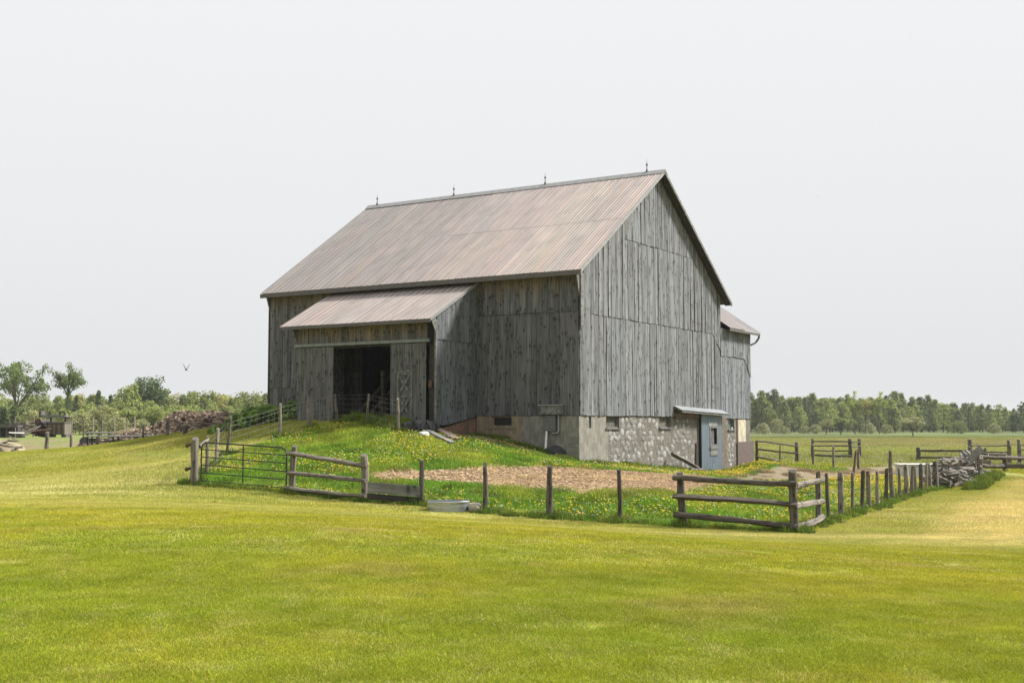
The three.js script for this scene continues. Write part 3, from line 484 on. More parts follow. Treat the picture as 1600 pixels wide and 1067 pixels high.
// inside the doorway
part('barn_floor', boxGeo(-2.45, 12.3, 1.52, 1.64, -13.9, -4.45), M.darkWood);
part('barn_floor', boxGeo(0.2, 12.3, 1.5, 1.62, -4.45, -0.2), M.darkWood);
{
  const inside = sub('timber_frame', barn), beamMat = std({ name: 'old_beam', map: woodMap, roughness: 0.95, color: lin(0.12, 0.11, 0.095) });
  for (const [u, w] of [[0.3, 9.75], [0.3, 4.6], [4.5, 8.9], [4.5, 5.2]]) part('beam_post', boxGeo(u - 0.12, u + 0.12, 1.64, 6.6, -w - 0.12, -w + 0.12), beamMat, inside);
  part('tie_beam', boxGeo(0.18, 0.42, 4.7, 4.95, -9.6, -4.7), beamMat, inside);
  const brace = (a, b, t) => { const d = V().subVectors(b, a), g = new THREE.BoxGeometry(t, d.length(), t); g.applyQuaternion(new THREE.Quaternion().setFromUnitVectors(V(0, 1, 0), d.normalize())); g.translate((a.x + b.x) / 2, (a.y + b.y) / 2, (a.z + b.z) / 2); return g; };
  part('ladder', join([brace(V(-0.8, 1.64, -8.7), V(0.6, 3.7, -7.4), 0.09), brace(V(-1.2, 1.7, -8.9), V(1.0, 3.9, -8.2), 0.09)]), beamMat, inside);
  part('beam_post', boxGeo(-0.5, -0.38, 1.64, 3.6, -8.02, -7.9), beamMat, inside);
}
// cow door, its jambs and the little roof over it
{
  const door = sub('cow_door', barn), Gf = FACE.gable, B = (a, b, c, d, o0, o1) => { const T = new Tris(); boxTris(T, a, b, c, d, o0, o1, WHITE, Gf); return T.geo(); };
  const skin = new Tris(), n = 26, x0 = 10.1, x1 = 12.3, hole = [10.9, 11.72, 0.72, 1.55];
  for (let k = 0; k < n; k++) { const a = lerp(x0, x1, k / n), b = lerp(x0, x1, (k + 1) / n), oa = 0.12 + (k % 2) * 0.03, ob = 0.12 + ((k + 1) % 2) * 0.03, over = b > hole[0] && a < hole[1];
    for (const [y0, y1] of over ? [[-0.24, hole[2]], [hole[3], 2.12]] : [[-0.24, 2.12]]) skin.quad([a, y0, oa], [b, y0, ob], [b, y1, ob], [a, y1, oa], [a / 1.6, y0 / 8], [b / 1.6, y0 / 8], [b / 1.6, y1 / 8], [a / 1.6, y1 / 8], WHITE); }
  part('corrugated_skin', skin.geo(), M.blueMetal, door);
  part('door_core', join([B(x0, hole[0], -0.24, 2.12, 0.04, 0.115), B(hole[1], x1, -0.24, 2.12, 0.04, 0.115), B(hole[0], hole[1], -0.24, hole[2], 0.04, 0.115), B(hole[0], hole[1], hole[3], 2.12, 0.04, 0.115)]), M.darkWood, door);
  part('door_sill_board', B(x0, x1, -0.4, -0.24, 0.1, 0.15), M.greyWood, door);
  const win = sub('door_window', barn);
  part('window_frame', join([B(10.9, 10.98, 0.72, 1.55, 0.11, 0.16), B(11.64, 11.72, 0.72, 1.55, 0.11, 0.16), B(10.98, 11.64, 0.72, 0.8, 0.11, 0.16), B(10.98, 11.64, 1.47, 1.55, 0.11, 0.16)]), M.greyWood, win);
  part('window_board', B(10.98, 11.5, 0.8, 1.47, 0.06, 0.08), std({ name: 'mauve_board', map: woodMap, roughness: 0.9, color: lin(0.14, 0.125, 0.15) }), win);
  part('window_sill', join([B(10.86, 11.76, 0.6, 0.71, 0.14, 0.19), B(10.9, 11.72, 0.34, 0.56, 0.14, 0.165)]), M.greyWood, win);
  for (let k = 0; k < 6; k++) part('paint_flake', B(10.86 + k * 0.15, 10.97 + k * 0.15, 1.56 + (k % 3) * 0.015, 1.72 - (k % 2) * 0.03, 0.14, 0.143), M.white, win);
  part('door_jamb', B(12.34, 12.86, -0.5, 1.9, 0.03, 0.1), M.midWood, door);
  part('door_jamb', B(9.98, 10.06, -0.4, 2.15, 0.0, 0.02), M.fascia, door);
  part('head_board', B(7.66, 9.97, 1.86, 2.14, 0.05, 0.08), M.midWood, barn);
  const can = sub('door_canopy', barn), T = new Tris();
  const map = (x, y, o) => [x, 2.36 - o * 0.34 + y - (x - 7.6) * 0.025, o * 0.72];
  for (let k = 0; k < 48; k++) { const a = 7.6 + k * 0.102, b = a + 0.102, ya = (k % 2) * 0.018, yb = ((k + 1) % 2) * 0.018; T.quad(map(a, ya, 0.05), map(a, ya, 0.58), map(b, yb, 0.58), map(b, yb, 0.05), [a / 1.6, 0], [a / 1.6, 0.07], [b / 1.6, 0.07], [b / 1.6, 0], WHITE); }
  part('canopy_sheet', T.geo(), M.galv, can);
  const Q = new Tris(); boxTris(Q, 7.6, 12.5, -0.09, -0.02, 0.08, 0.54, WHITE, map); part('canopy_board', Q.geo(), M.greyWood, can);
}
// wing behind, at the right
{
  const wing = sub('rear_wing', barn), Pw = { tone: [0.21, 0.233, 0.262], vary: 0.28, warp: 0.016, width: 0.24 }, cut = (x) => (x > 15.2 ? Math.max(3.7, 4.53 - (x - 15.2) * 1.2) : 4.53);
  boards(wing, FACE.gable, 12.46, 15.95, () => 1.87, (x) => cut(x) - 0.004, Pw);
  boards(wing, FACE.gable, 12.46, 15.95, cut, () => 5.7, { ...Pw, proud: 0.024 });
  part('wall_lining', boxGeo(12.62, 15.93, 1.89, 5.72, -0.14, -0.012), M.darkWood, wing);
  part('end_wall', prism([[0.0, 1.87], [7.2, 1.87], [7.2, 5.7], [3.6, 8.05], [0.0, 5.7]], 0, 0.12, (x, y, o) => [15.82 + o, y, -x]), M.greyWood, wing);
  part('end_wall', boxGeo(15.55, 15.95, -1.1, 1.86, -7.2, -0.4), M.concrete, wing);
  const wr = sub('wing_roof', barn), s = Math.hypot(1, RP);
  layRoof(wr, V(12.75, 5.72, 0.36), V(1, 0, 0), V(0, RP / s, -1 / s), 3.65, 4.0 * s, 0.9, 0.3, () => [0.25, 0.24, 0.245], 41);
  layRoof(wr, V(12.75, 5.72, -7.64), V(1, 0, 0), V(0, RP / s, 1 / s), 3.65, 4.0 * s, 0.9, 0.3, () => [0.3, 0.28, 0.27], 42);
  part('eave_fascia', boxGeo(12.75, 16.4, 5.6, 5.7, 0.3, 0.35), M.fascia, wr);
  part('downpipe', tube([V(16.4, 5.62, 0.3), V(16.46, 5.5, 0.25), V(16.35, 5.3, 0.15), V(16.05, 5.18, 0.05)], 0.045, 7, 14), M.fascia, wr);
  const panel = sub('wing_footing', barn);
  part('whitewashed_patch', boxGeo(14.45, 15.35, 0.82, 1.83, -0.011, 0.004), M.whitewash, panel);
  part('brown_sheet', boxGeo(14.25, 16.2, -0.4, 0.86, 0.02, 0.05), M.brownSheet, panel);
  part('rust_strip', boxGeo(14.28, 14.42, 0.88, 1.84, -0.011, 0.012), M.rust, panel);
}
// meter box on the long wall
{
  const box = sub('meter_box', barn), B = (a, b, c, d, o0, o1) => { const T = new Tris(); boxTris(T, a, b, c, d, o0, o1, WHITE, FACE.long); return T.geo(); };
  part('box_hood', B(0.56, 1.4, 1.96, 2.26, 0.05, 0.22), M.greyWood, box); part('box_hood', B(0.52, 1.44, 2.261, 2.29, 0.05, 0.27), M.trim, box);
  part('meter_panel', B(0.84, 1.3, 1.4, 1.93, 0.0, 0.14), std({ name: 'grey_panel', map: grit, roughness: 0.6, color: lin(0.14, 0.14, 0.135) }), box);
  part('conduit', tube([V(-0.06, 1.95, -0.76), V(-0.06, 1.4, -0.76), V(-0.08, 1.33, -0.82), V(-0.08, 1.33, -1.0)], 0.035, 7, 16), M.trim, box);
}

// ---------------------------------------------------------------- fences and gates
const put = (t, name, geo, mat, parent = t) => { geo.translate(-t.position.x, -t.position.y, -t.position.z); return mesh(name, geo, mat, parent); };
let seedN = 100;
function post(t, x, z, h, r, { mat = M.fence, lean = [0, 0], slant = 0.03, flat = 1, sides = 9 } = {}) { const k = ++seedN, v = 0.85 + 0.3 * rngOf(k)(); return put(t, 'post', timber(on(x, z, -0.25), on(x, z, h).add(V(lean[0], 0, lean[1])), r * 0.92, r * 0.78, k, { slant, flat, segs: 6, rough: 0.16, bend: 0.03, sides, tint: [v, v, v] }), mat); }
function rail(t, a, b, r, { mat = M.fence, rough = 0.3, bend = 0.035, flat = 0.75, r1 = r * 0.9 } = {}) { const k = ++seedN, v = 0.82 + 0.36 * rngOf(k)(); return put(t, 'rail', timber(a, b, r * 0.85, r1 * 0.85, k, { segs: 14, rough, bend, flat, sides: 9, tint: [v, v, v] }), mat); }
function wires(t, pts, heights, r = 0.0018, stays = 0.35) {   // woven wire following the posts' feet
  const list = [];
  for (const h of heights) for (let i = 0; i + 1 < pts.length; i++) { const a = on(...pts[i], h), b = on(...pts[i + 1], h), m = a.clone().lerp(b, 0.5); m.y -= 0.012; list.push(new THREE.TubeGeometry(new THREE.CatmullRomCurve3([a, m, b]), 4, r, 4)); }
  if (stays) for (let i = 0; i + 1 < pts.length; i++) { const a = on(...pts[i]), b = on(...pts[i + 1]), n = Math.round(a.distanceTo(b) / stays); for (let k = 1; k < n; k++) { const p = a.clone().lerp(b, k / n); list.push(new THREE.TubeGeometry(new THREE.LineCurve3(p.clone().setY(p.y + heights[0]), p.clone().setY(p.y + heights.at(-1))), 1, r * 0.8, 3)); } }
  tag(put(t, 'woven_wire', join(list), M.wire), null, null, null, 'stuff');
}
const RAMP = [[-8.54, -33.5, 1.06], [-8.64, -35, 1.08], [-8.8, -36.8, 1.18], [-7.66, -39.5, 1.1], [-6.89, -40.8, 1.08], [-5.98, -41, 0.98], [-4.86, -40, 0.98], [-3.65, -38.6, 1.06]];
{
  const t = thing('wire_fence', 'woven wire fence on thin posts climbing the grass ramp to the open barn door', 'fence', [-8.54, groundY(-8.54, -33.5), -33.5]);
  RAMP.forEach(([x, z, h], i) => post(t, x, z, h, 0.06, { mat: i % 3 === 1 ? M.fencePale : M.fence, lean: [[0.02, 0], [0.04, 0], [0.14, 0], [0, 0], [-0.06, 0], [-0.1, 0], [0.06, 0], [-0.04, 0]][i] }));
  wires(t, RAMP.map(([x, z]) => [x, z]), [0.12, 0.3, 0.48, 0.66, 0.84, 0.98]);
}
{
  const t = thing('gate_post', 'thick grey gate post with iron hinges at the left end of the tube gate', 'post', [-8.47, groundY(-8.47, -32), -32]);
  post(t, -8.47, -32, 1.22, 0.13, { slant: 0.05 });
  for (const h of [0.42, 1.05]) put(t, 'hinge', join([new THREE.CylinderGeometry(0.04, 0.04, 0.2, 7).rotateZ(1.57).translate(-8.55, groundY(-8.47, -32) + h, -31.98), new THREE.DodecahedronGeometry(0.06).translate(-8.68, groundY(-8.47, -32) + h - 0.02, -31.98)]), M.rust);
  put(t, 'stub_rail', timber(on(-8.38, -32.05, 0.98), on(-8.5, -33.45, 0.95), 0.06, 0.05, 71, { segs: 5 }), M.fence);
}
{
  const a = on(-8.28, -31.93), b = on(-5.78, -30.72); const t = thing('tube_gate', 'black tubular steel farm gate of six bars between two grey posts', 'gate', [a.x, a.y, a.z]);
  const d = V().subVectors(b, a); const at = (s, h) => V(a.x + d.x * s, lerp(a.y, b.y, s) + h, a.z + d.z * s);
  const H = 1.12, L = 0.1, fr = [at(0, L), at(0, H - 0.16), at(0.015, H - 0.06), at(0.05, H), at(0.95, H), at(0.985, H - 0.06), at(1, H - 0.16), at(1, L)];
  const path = new THREE.CurvePath(); for (let i = 0; i + 1 < fr.length; i++) path.add(new THREE.LineCurve3(fr[i], fr[i + 1]));
  put(t, 'gate_frame', join([...fr.slice(1).map((p, i) => new THREE.TubeGeometry(new THREE.LineCurve3(fr[i], p), 1, 0.02, 8)), ...fr.slice(1, -1).map((p) => new THREE.SphereGeometry(0.02, 8, 6).translate(p.x, p.y, p.z))]), M.black);
  for (const h of [0.1, 0.31, 0.52, 0.73, 0.93]) put(t, 'gate_bar', new THREE.TubeGeometry(new THREE.LineCurve3(at(0, h), at(1, h)), 1, 0.014, 7), M.black);
  put(t, 'gate_brace', new THREE.TubeGeometry(new THREE.LineCurve3(at(0.5, 0.1), at(0.5, H)), 1, 0.017, 7), M.black);
}
{
  const t = thing('rail_fence', 'short split rail fence of three sagging rails right of the black gate', 'fence', [-5.61, groundY(-5.61, -30.6), -30.6]);
  post(t, -5.61, -30.6, 1.18, 0.1, { lean: [0.06, 0] }); post(t, -3.63, -29.64, 1.12, 0.105, { lean: [-0.04, 0] });
  rail(t, on(-5.75, -30.56, 1.02), on(-3.58, -29.56, 0.86), 0.085); rail(t, on(-5.72, -30.56, 0.5), on(-3.6, -29.55, 0.5), 0.088); rail(t, on(-5.75, -30.56, 0.13), on(-3.6, -29.55, 0.12), 0.1, { mat: M.fence });
}
{
  const t = thing('plank_barrier', 'wide grey plank barrier low between a rail fence post and a thin post', 'barrier', [-2.9, groundY(-2.9, -29.29), -29.29]);
  const a = on(-3.55, -29.5), b = on(-2.22, -28.86), d = V().subVectors(b, a), slab = (y0, y1, th, o) => { const T = new Tris(); boxTris(T, 0, 1, y0, y1, 0, th, WHITE, (x, y, z) => [a.x + d.x * x - d.z * 0 + z * 0.42 + o, lerp(a.y, b.y, x) + y + 0.02 * (1 - x), a.z + d.z * x + z * 0.9]); const g = T.geo(); const u = g.attributes.uv; for (let i = 0; i < u.count; i++) u.setXY(i, u.getY(i) * 0.3 + 0.31, u.getX(i) * 0.35 + 0.2); return g; };
  put(t, 'plank', slab(0.2, 0.46, 0.05, 0), M.greyWood); put(t, 'lower_plank', slab(0.03, 0.185, 0.05, -0.01), M.darkWood);
}
{
  const P = [[-2.17, -28.93, 1.06], [-0.64, -28.18, 1.1], [0.88, -27.44, 1.17], [2.38, -26.7, 1.16]];
  const t = thing('wire_fence', 'thin wire strung on four dark single posts along the front of the pasture', 'fence', [0, groundY(0, -27.9), -27.9]);
  P.forEach(([x, z, h], i) => post(t, x, z, h, i === 2 ? 0.08 : 0.066, { mat: M.fenceDark, slant: i === 1 ? 0.06 : 0.02 }));
  wires(t, [...P.map(([x, z]) => [x, z]), [3.74, -26.04]], [0.14, 0.4, 0.66, 0.9], 0.0013, 0);
}
{
  const t = thing('rail_fence', 'corner of three dark split rails on stout posts facing the lawn', 'fence', [5.85, groundY(5.85, -25), -25]);
  post(t, 3.74, -26.04, 1.17, 0.1, { slant: 0.02, lean: [-0.1, 0], mat: M.fenceDark }); post(t, 5.85, -25, 1.27, 0.125, { slant: 0.04, flat: 0.8, mat: M.fenceDark }); post(t, 7, -27.37, 1.15, 0.095, { slant: -0.06 });
  const o = 0.1; // rails are nailed to the lawn side
  [[1.06, 1.0, 0.1], [0.66, 0.58, 0.105], [0.27, 0.13, 0.095]].forEach(([h0, h1, r], i) => { rail(t, on(3.5, -26.1 + o, h0), on(5.9, -24.95 + o, h1), r, { mat: M.fenceDark, rough: 0.35 }); rail(t, on(5.9, -25.02, [0.96, 0.55, 0.12][i]), on(7.12, -27.55, [1.0, 0.52, 0.16][i]), 0.1, { mat: M.fence, rough: 0.35 }); });
}
const LINE = [[7.51, -28.43, 1.1, 0.06], [8.18, -29.8, 1.1, 0.085], [8.83, -31.15, 1.06, 0.055], [9.41, -32.35, 1.07, 0.062], [10, -33.55, 1.06, 0.07], [10.62, -34.85, 1.06, 0.062], [11.3, -36.25, 1.02, 0.065], [11.92, -37.52, 1.04, 0.072], [12.53, -38.76, 0.98, 0.055], [13.1, -39.95, 1.06, 0.095], [13.72, -41.21, 1.02, 0.065], [14.22, -42.25, 1.0, 0.07], [14.83, -43.51, 1.0, 0.08], [15.47, -44.84, 1.02, 0.06], [16.07, -46.07, 1.0, 0.08], [16.8, -47.56, 1.08, 0.12]];
{
  const t = thing('post_fence', 'long row of close set grey posts receding along the right lawn edge', 'fence', [7.51, groundY(7.51, -28.43), -28.43]);
  LINE.forEach(([x, z, h, r], i) => post(t, x, z, h, r, { mat: i % 4 === 1 ? M.fencePale : i % 3 ? M.fence : M.fenceDark, slant: (i % 3 - 1) * 0.03, lean: [((i * 37) % 7 - 3) * 0.02, 0] }));
  wires(t, LINE.map(([x, z]) => [x, z]), [0.15, 0.4, 0.65, 0.88], 0.0013, 0);
}
// farther fences behind the barn
function railFence(label, posts, rails, mat = M.fence) {
  const t = thing('rail_fence', label, 'fence', [posts[0][0], groundY(posts[0][0], posts[0][1]), posts[0][1]]);
  for (const [x, z, h, r] of posts) post(t, x, z, h, r ?? 0.1, { mat });
  for (const [i, j, h0, h1, r] of rails) rail(t, on(posts[i][0], posts[i][1] + 0.12, h0), on(posts[j][0], posts[j][1] + 0.12, h1), r ?? 0.075, { mat, flat: 0.9 });
  return t;
}
railFence('dark three rail fence running right from the far barn corner', [[14.3, -70, 1.3], [15.9, -71, 1.05, 0.05], [17.1, -72, 1.3, 0.12]], [[0, 2, 1.32, 1.06], [0, 2, 0.86, 0.66], [0, 2, 0.42, 0.1]], M.fenceDark);
railFence('freestanding four rail fence panel with stout posts in the mid field', [[22.6, -90, 1.55, 0.14], [25.4, -90, 1.55, 0.17], [27, -93, 1.5, 0.16]], [[0, 1, 1.35, 1.35], [0, 1, 1.0, 1.02], [0, 1, 0.68, 0.66], [0, 1, 0.34, 0.3, 0.1], [1, 2, 1.35, 1.3], [1, 2, 1.0, 0.95]], M.fenceDark);
{
  const P = [[17.2, -68.5, 1.3], [18.1, -67.4, 1.28], [19.9, -68.8, 1.2], [20.3, -64.3, 1.2]], t = thing('wire_fence', 'four thin pale posts of a wire fence beyond the brown dirt track', 'fence', [18, groundY(18, -67.5), -67.5]);
  P.forEach(([x, z, h], i) => post(t, x, z, h, i === 3 ? 0.11 : 0.075, { mat: i === 3 ? M.fenceDark : M.fence })); wires(t, P.map(([x, z]) => [x, z]), [0.2, 0.5, 0.8], 0.002, 0);
}
{ const t = thing('leaning_stake', 'rusty brown stake leaning right in the dirt behind the post row', 'stake', [13.3, groundY(13.3, -47), -47]); post(t, 13.3, -47, 1.28, 0.06, { mat: std({ name: 'rusty_wood', map: woodMap, vertexColors: true, roughness: 0.9, color: lin(0.22, 0.12, 0.08) }), lean: [0.2, 0] }); }
railFence('two rail fence stub between a thick post and the leaning grey board', [[29.2, -86, 1.0, 0.18], [34, -86, 1.0, 0.1]], [[0, 1, 0.78, 0.78, 0.1], [0, 1, 0.28, 0.22, 0.1]], M.fenceDark);
railFence('high two rail fence with capped posts behind the log heap', [[30.6, -80, 1.75, 0.16], [33.2, -80, 1.7, 0.14], [33.9, -80, 1.75, 0.17], [38.5, -80, 1.7, 0.14]], [[0, 1, 1.35, 1.33, 0.06], [0, 1, 0.9, 0.86, 0.06], [2, 3, 1.38, 1.38, 0.06], [2, 3, 1.02, 1.0, 0.06], [2, 3, 0.6, 0.6, 0.07]]);
railFence('near three log fence of thick logs at the right edge of the lawn', [[23.9, -62.5, 1.35, 0.1], [26.3, -64, 1.05, 0.13], [30.5, -64, 1.05, 0.12]], [[0, 1, 0.86, 0.8, 0.17], [0, 1, 0.42, 0.34, 0.16], [1, 2, 0.8, 0.82, 0.13], [1, 2, 0.36, 0.4, 0.14], [0, 1, 1.1, 0.98, 0.09]], M.fenceDark);

// ---------------------------------------------------------------- the log heap and white trough at the end of the post row
{
  const R = rngOf(404), kinds = [0, 1, 2, 3, 4].map((k) => ({ g: timber(V(0, 0, -0.5), V(0, 0, 0.5), 0.04 + 0.012 * k, 0.025 + 0.01 * k, 500 + k, { segs: 12, rough: 0.55, bend: 0.1 }), m: [M.greyWoodV, M.fencePale, M.fence, M.greyWoodV, M.greyWoodV][k] }));
  let n = 0;
  for (let i = 0; i < 260; i++) {
    const s = R(), lx = 17.3 + s * 5.3, lz = -48.4 - s * 10.4, row = R(), h = row * row * (0.9 + 0.2 * Math.sin(s * 9.0)), off = (R() - 0.5) * 1.15 * (1.1 - row * 0.5);
    const k = Math.floor(R() * 5), m = mesh('log', kinds[k].g, kinds[k].m); n++;
    m.position.copy(on(lx + off * 0.9, lz + off * 0.45, 0.1 + h)); m.rotation.set((R() - 0.5) * 1.3, R() * 6.28, R() * 6.28); m.scale.set(0.8 + R() * 0.5, 0.8 + R() * 0.5, 0.5 + R() * 0.55);
    tag(m, 'gnarled grey cedar log piece in the long heap beyond the post row', 'log', 'logs in the heap at the end of the post row');
  }
  const w = thing('stock_trough', 'white rectangular stock trough with a flat lid behind the receding posts', 'trough', [18.2, groundY(18.2, -55), -55], -0.05);
  const tr = (name, g, m) => mesh(name, g, m, w);
  tr('side_panel', boxGeo(-0.4, 1.15, 0.04, 0.62, 0.5, 0.56), M.white); tr('side_panel', boxGeo(-0.4, 1.15, 0.04, 0.62, -0.56, -0.5), M.white); tr('end_panel', boxGeo(-0.46, -0.403, 0.04, 0.62, -0.55, 0.55), M.white); tr('end_panel', boxGeo(1.153, 1.21, 0.04, 0.62, -0.55, 0.55), M.white);
  tr('lid', boxGeo(-0.55, 1.25, 0.625, 0.68, -0.66, 0.62), M.white); for (const x of [0.0, 0.6]) tr('side_rib', boxGeo(x - 0.03, x + 0.03, 0.06, 0.6, 0.562, 0.59), M.greyWood);
  const b = thing('leaning_board', 'wide pale grey board leaning up against the log heap', 'board', [20.9, groundY(20.9, -54.6), -54.6], 0.25); const g = boxGeo(-0.7, 0.75, -0.2, 0.12, -0.04, 0.02); g.rotateZ(0.75); g.translate(0, 1.0, 0); mesh('board_face', g, M.greyWood, b); const g2 = boxGeo(-0.06, 0.06, 0, 1.35, -0.1, -0.05); g2.translate(0.45, 0, 0); mesh('prop_post', g2, M.fenceDark, b);
}

// ---------------------------------------------------------------- small things around the barn
{ // oval stock tank, its near side hidden by the mown bank
  const t = thing('stock_tank', 'low oval galvanised stock tank in the grass behind the fence line', 'tank', [-1.5, groundY(-1.5, -28.25) - 0.13, -28.25], 0.3), prof = [[0.93, 0], [0.95, 0.02], [0.955, 0.09], [0.975, 0.11], [0.955, 0.13], [0.96, 0.2], [0.98, 0.22], [0.96, 0.24], [0.965, 0.3], [1, 0.315], [1, 0.34], [0.965, 0.34], [0.945, 0.36], [0.94, 0.12]];
  const shell = new THREE.LatheGeometry(prof.map(([a, b]) => new THREE.Vector2(a, b)), 48); shell.scale(0.52, 1, 0.3); mesh('tank_wall', shell, M.galv, t);
  const wt = new THREE.CircleGeometry(0.93, 36).rotateX(-Math.PI / 2).scale(0.52, 1, 0.3).translate(0, 0.14, 0); mesh('tank_floor', wt, M.fascia, t);
}
const blob = (r, seed, sx = 1, sy = 1, sz = 1) => { const g = new THREE.IcosahedronGeometry(r, 3), p = g.attributes.position; for (let i = 0; i < p.count; i++) { const s = 0.72 + 0.5 * vnoise(p.getX(i) / r * 1.6 + seed, p.getY(i) / r * 1.6 + 3, seed) + 0.14 * vnoise(p.getZ(i) / r * 5, p.getY(i) / r * 5 + seed, 8); p.setXYZ(i, p.getX(i) * s * sx, p.getY(i) * s * sy, p.getZ(i) * s * sz); } g.computeVertexNormals(); return g; };
{ const r = mesh('rock', blob(0.17, 3, 1.05, 0.8, 0.9), M.whiteRock); r.position.copy(on(-0.83, -28.25, 0.06)); tag(r, 'rounded cream white rock between the stock tank and a thin post', 'rock'); }
{ const r = mesh('rock', blob(0.13, 9, 1.3, 0.7, 0.9), M.white); r.position.copy(on(-2.8, -38.0, 0.08)); tag(r, 'small white stone in the grass below the porch corner', 'rock'); }
{ // planks sliding down the bank from the porch corner
  const plank = (name, label, a, b, w, mat) => { const d = V().subVectors(b, a), l = d.length(), g = new THREE.BoxGeometry(w, 0.05, l), u = g.attributes.uv; for (let i = 0; i < u.count; i++) u.setXY(i, u.getX(i) * w + 0.4, u.getY(i) * l / 4 + 0.1); const m = mesh(name, g, mat); m.position.copy(a).addScaledVector(d, 0.5); m.lookAt(b); tag(m, label, 'plank'); };
  plank('plank', 'dark brown plank sloping down the bank beside the porch corner', on(-2.45, -39.3, 0.16), on(-1.75, -38.0, 0.1), 0.26, M.midWood);
  plank('plank', 'pale grey plank lying on the grass bank below the dark one', on(-2.75, -38.7, 0.1), on(-1.85, -37.4, 0.06), 0.2, M.greyWood);
  const G = (u, w) => { const p = toWorld(u, w); return [p.x, p.z]; };
  plank('plank', 'pale board lying along the stone wall left of the blue door', on(...G(7.4, -0.75), 0.12), on(...G(9.0, -0.62), 0.16), 0.16, M.greyWood);
  plank('plank', 'brown board sloping down to the foot of the blue door', on(...G(8.9, -0.62), 0.14), on(...G(10.3, -0.5), 0.04), 0.16, M.midWood);
  const lg = mesh('log', timber(on(...G(7.0, -0.22), 0.62), on(...G(8.6, -0.6), 0.2), 0.08, 0.07, 812, { segs: 7 }), M.fence); tag(lg, 'dark log leaning down against the stone wall near the blue door', 'log');
  const st = thing('stake', 'upright grey stake against the stone wall beside the leaning log', 'stake', on(...G(8.75, -0.45)).toArray()); const q = G(8.75, -0.45); post(st, q[0], q[1], 1.15, 0.06, { mat: M.fenceDark });
  const p0 = toWorld(-0.1, 1.2, 1.4), p1 = toWorld(-0.55, 1.0); const pp = mesh('pipe', tube([p0, p0.clone().lerp(on(p1.x, p1.z), 0.5), on(p1.x, p1.z, -0.1)], 0.04, 8, 6), M.white); tag(pp, 'white plastic pipe slanting from the meter box to the ground', 'pipe');
  const rk = mesh('rock', blob(0.3, 21, 1.3, 0.8, 0.8), M.rubber); const c = toWorld(-0.3, 0.75); rk.position.copy(on(c.x, c.z, 0.08)); tag(rk, 'dark lump at the foot of the white pipe by the barn wall', 'rock');
}
{ // half buried tractor tyre by the porch corner post
  const p = on(-3.1, -39.3, -0.04), t = thing('tractor_tyre', 'black lugged tractor tyre half sunk in grass at the porch corner', 'tyre', p.toArray(), 0.35);
  mesh('tyre_body', new THREE.TorusGeometry(0.52, 0.17, 12, 40).scale(1, 1, 1.25).rotateX(1.25), M.rubber, t);
  const lugs = []; for (let k = 0; k < 22; k++) { const g = new THREE.BoxGeometry(0.07, 0.08, 0.34).rotateY(k % 2 ? 0.5 : -0.5).translate(0, 0.69, 0).rotateZ(k / 22 * Math.PI * 2).rotateX(1.25); lugs.push(g); } mesh('tread', join(lugs), M.rubber, t);
}
{ // in the doorway
  const p = toWorld(1.2, 7.6, 1.64), b = thing('barrel', 'blue plastic barrel standing in the dark barn doorway', 'barrel', p.toArray()); const pr = [[0, 0], [0.26, 0], [0.29, 0.04], [0.3, 0.25], [0.315, 0.28], [0.3, 0.31], [0.3, 0.6], [0.315, 0.63], [0.3, 0.66], [0.28, 0.86], [0.25, 0.9], [0, 0.9]];
  mesh('drum', new THREE.LatheGeometry(pr.map(([a, c]) => new THREE.Vector2(a, c)), 28), M.blue, b);
  const q = toWorld(2.6, 6.6, 1.64), s = mesh('feed_sack', blob(0.55, 44, 0.75, 1.9, 0.7).translate(0, 0.95, 0), M.paleStuff); s.position.copy(q); tag(s, 'tall pale heap of sacking in the shadow inside the doorway', 'sack');
}
// two birds over the fields
{
  const bird = (label, p, s, turn, lift) => { const t = thing('bird', label, 'bird', p, turn); const bd = new THREE.SphereGeometry(0.06, 12, 8).scale(1, 0.9, 2.1), hd = new THREE.SphereGeometry(0.042, 10, 8).translate(0, 0.03, -0.14), bk = new THREE.ConeGeometry(0.014, 0.05, 6).rotateX(-1.57).translate(0, 0.025, -0.2), tl = new THREE.ConeGeometry(0.06, 0.16, 4).scale(1, 1, 0.25).rotateX(-1.57).translate(0, 0, 0.19);
    mesh('body', join([bd, hd, bk, tl]), M.feather, t);
    for (const k of [-1, 1]) { const w = prism([[0, -0.07], [0.2, -0.02], [0.34, 0.05], [0.2, 0.07], [0, 0.08]].map(([x, y]) => [x * k, y]), -0.006, 0.006, (x, y, z) => [x, z + Math.abs(x) * lift, y]); mesh('wing', w, M.feather, t); } t.scale.setScalar(s); };
  bird('dark bird flying over the left treeline with wings raised', [-16.4, 4.35, -60], 0.62, 0.7, 1.6);
  bird('tiny dark bird high in the sky right of the barn roof', [23.3, 18.9, -90], 0.32, 0.3, 0.4);
}

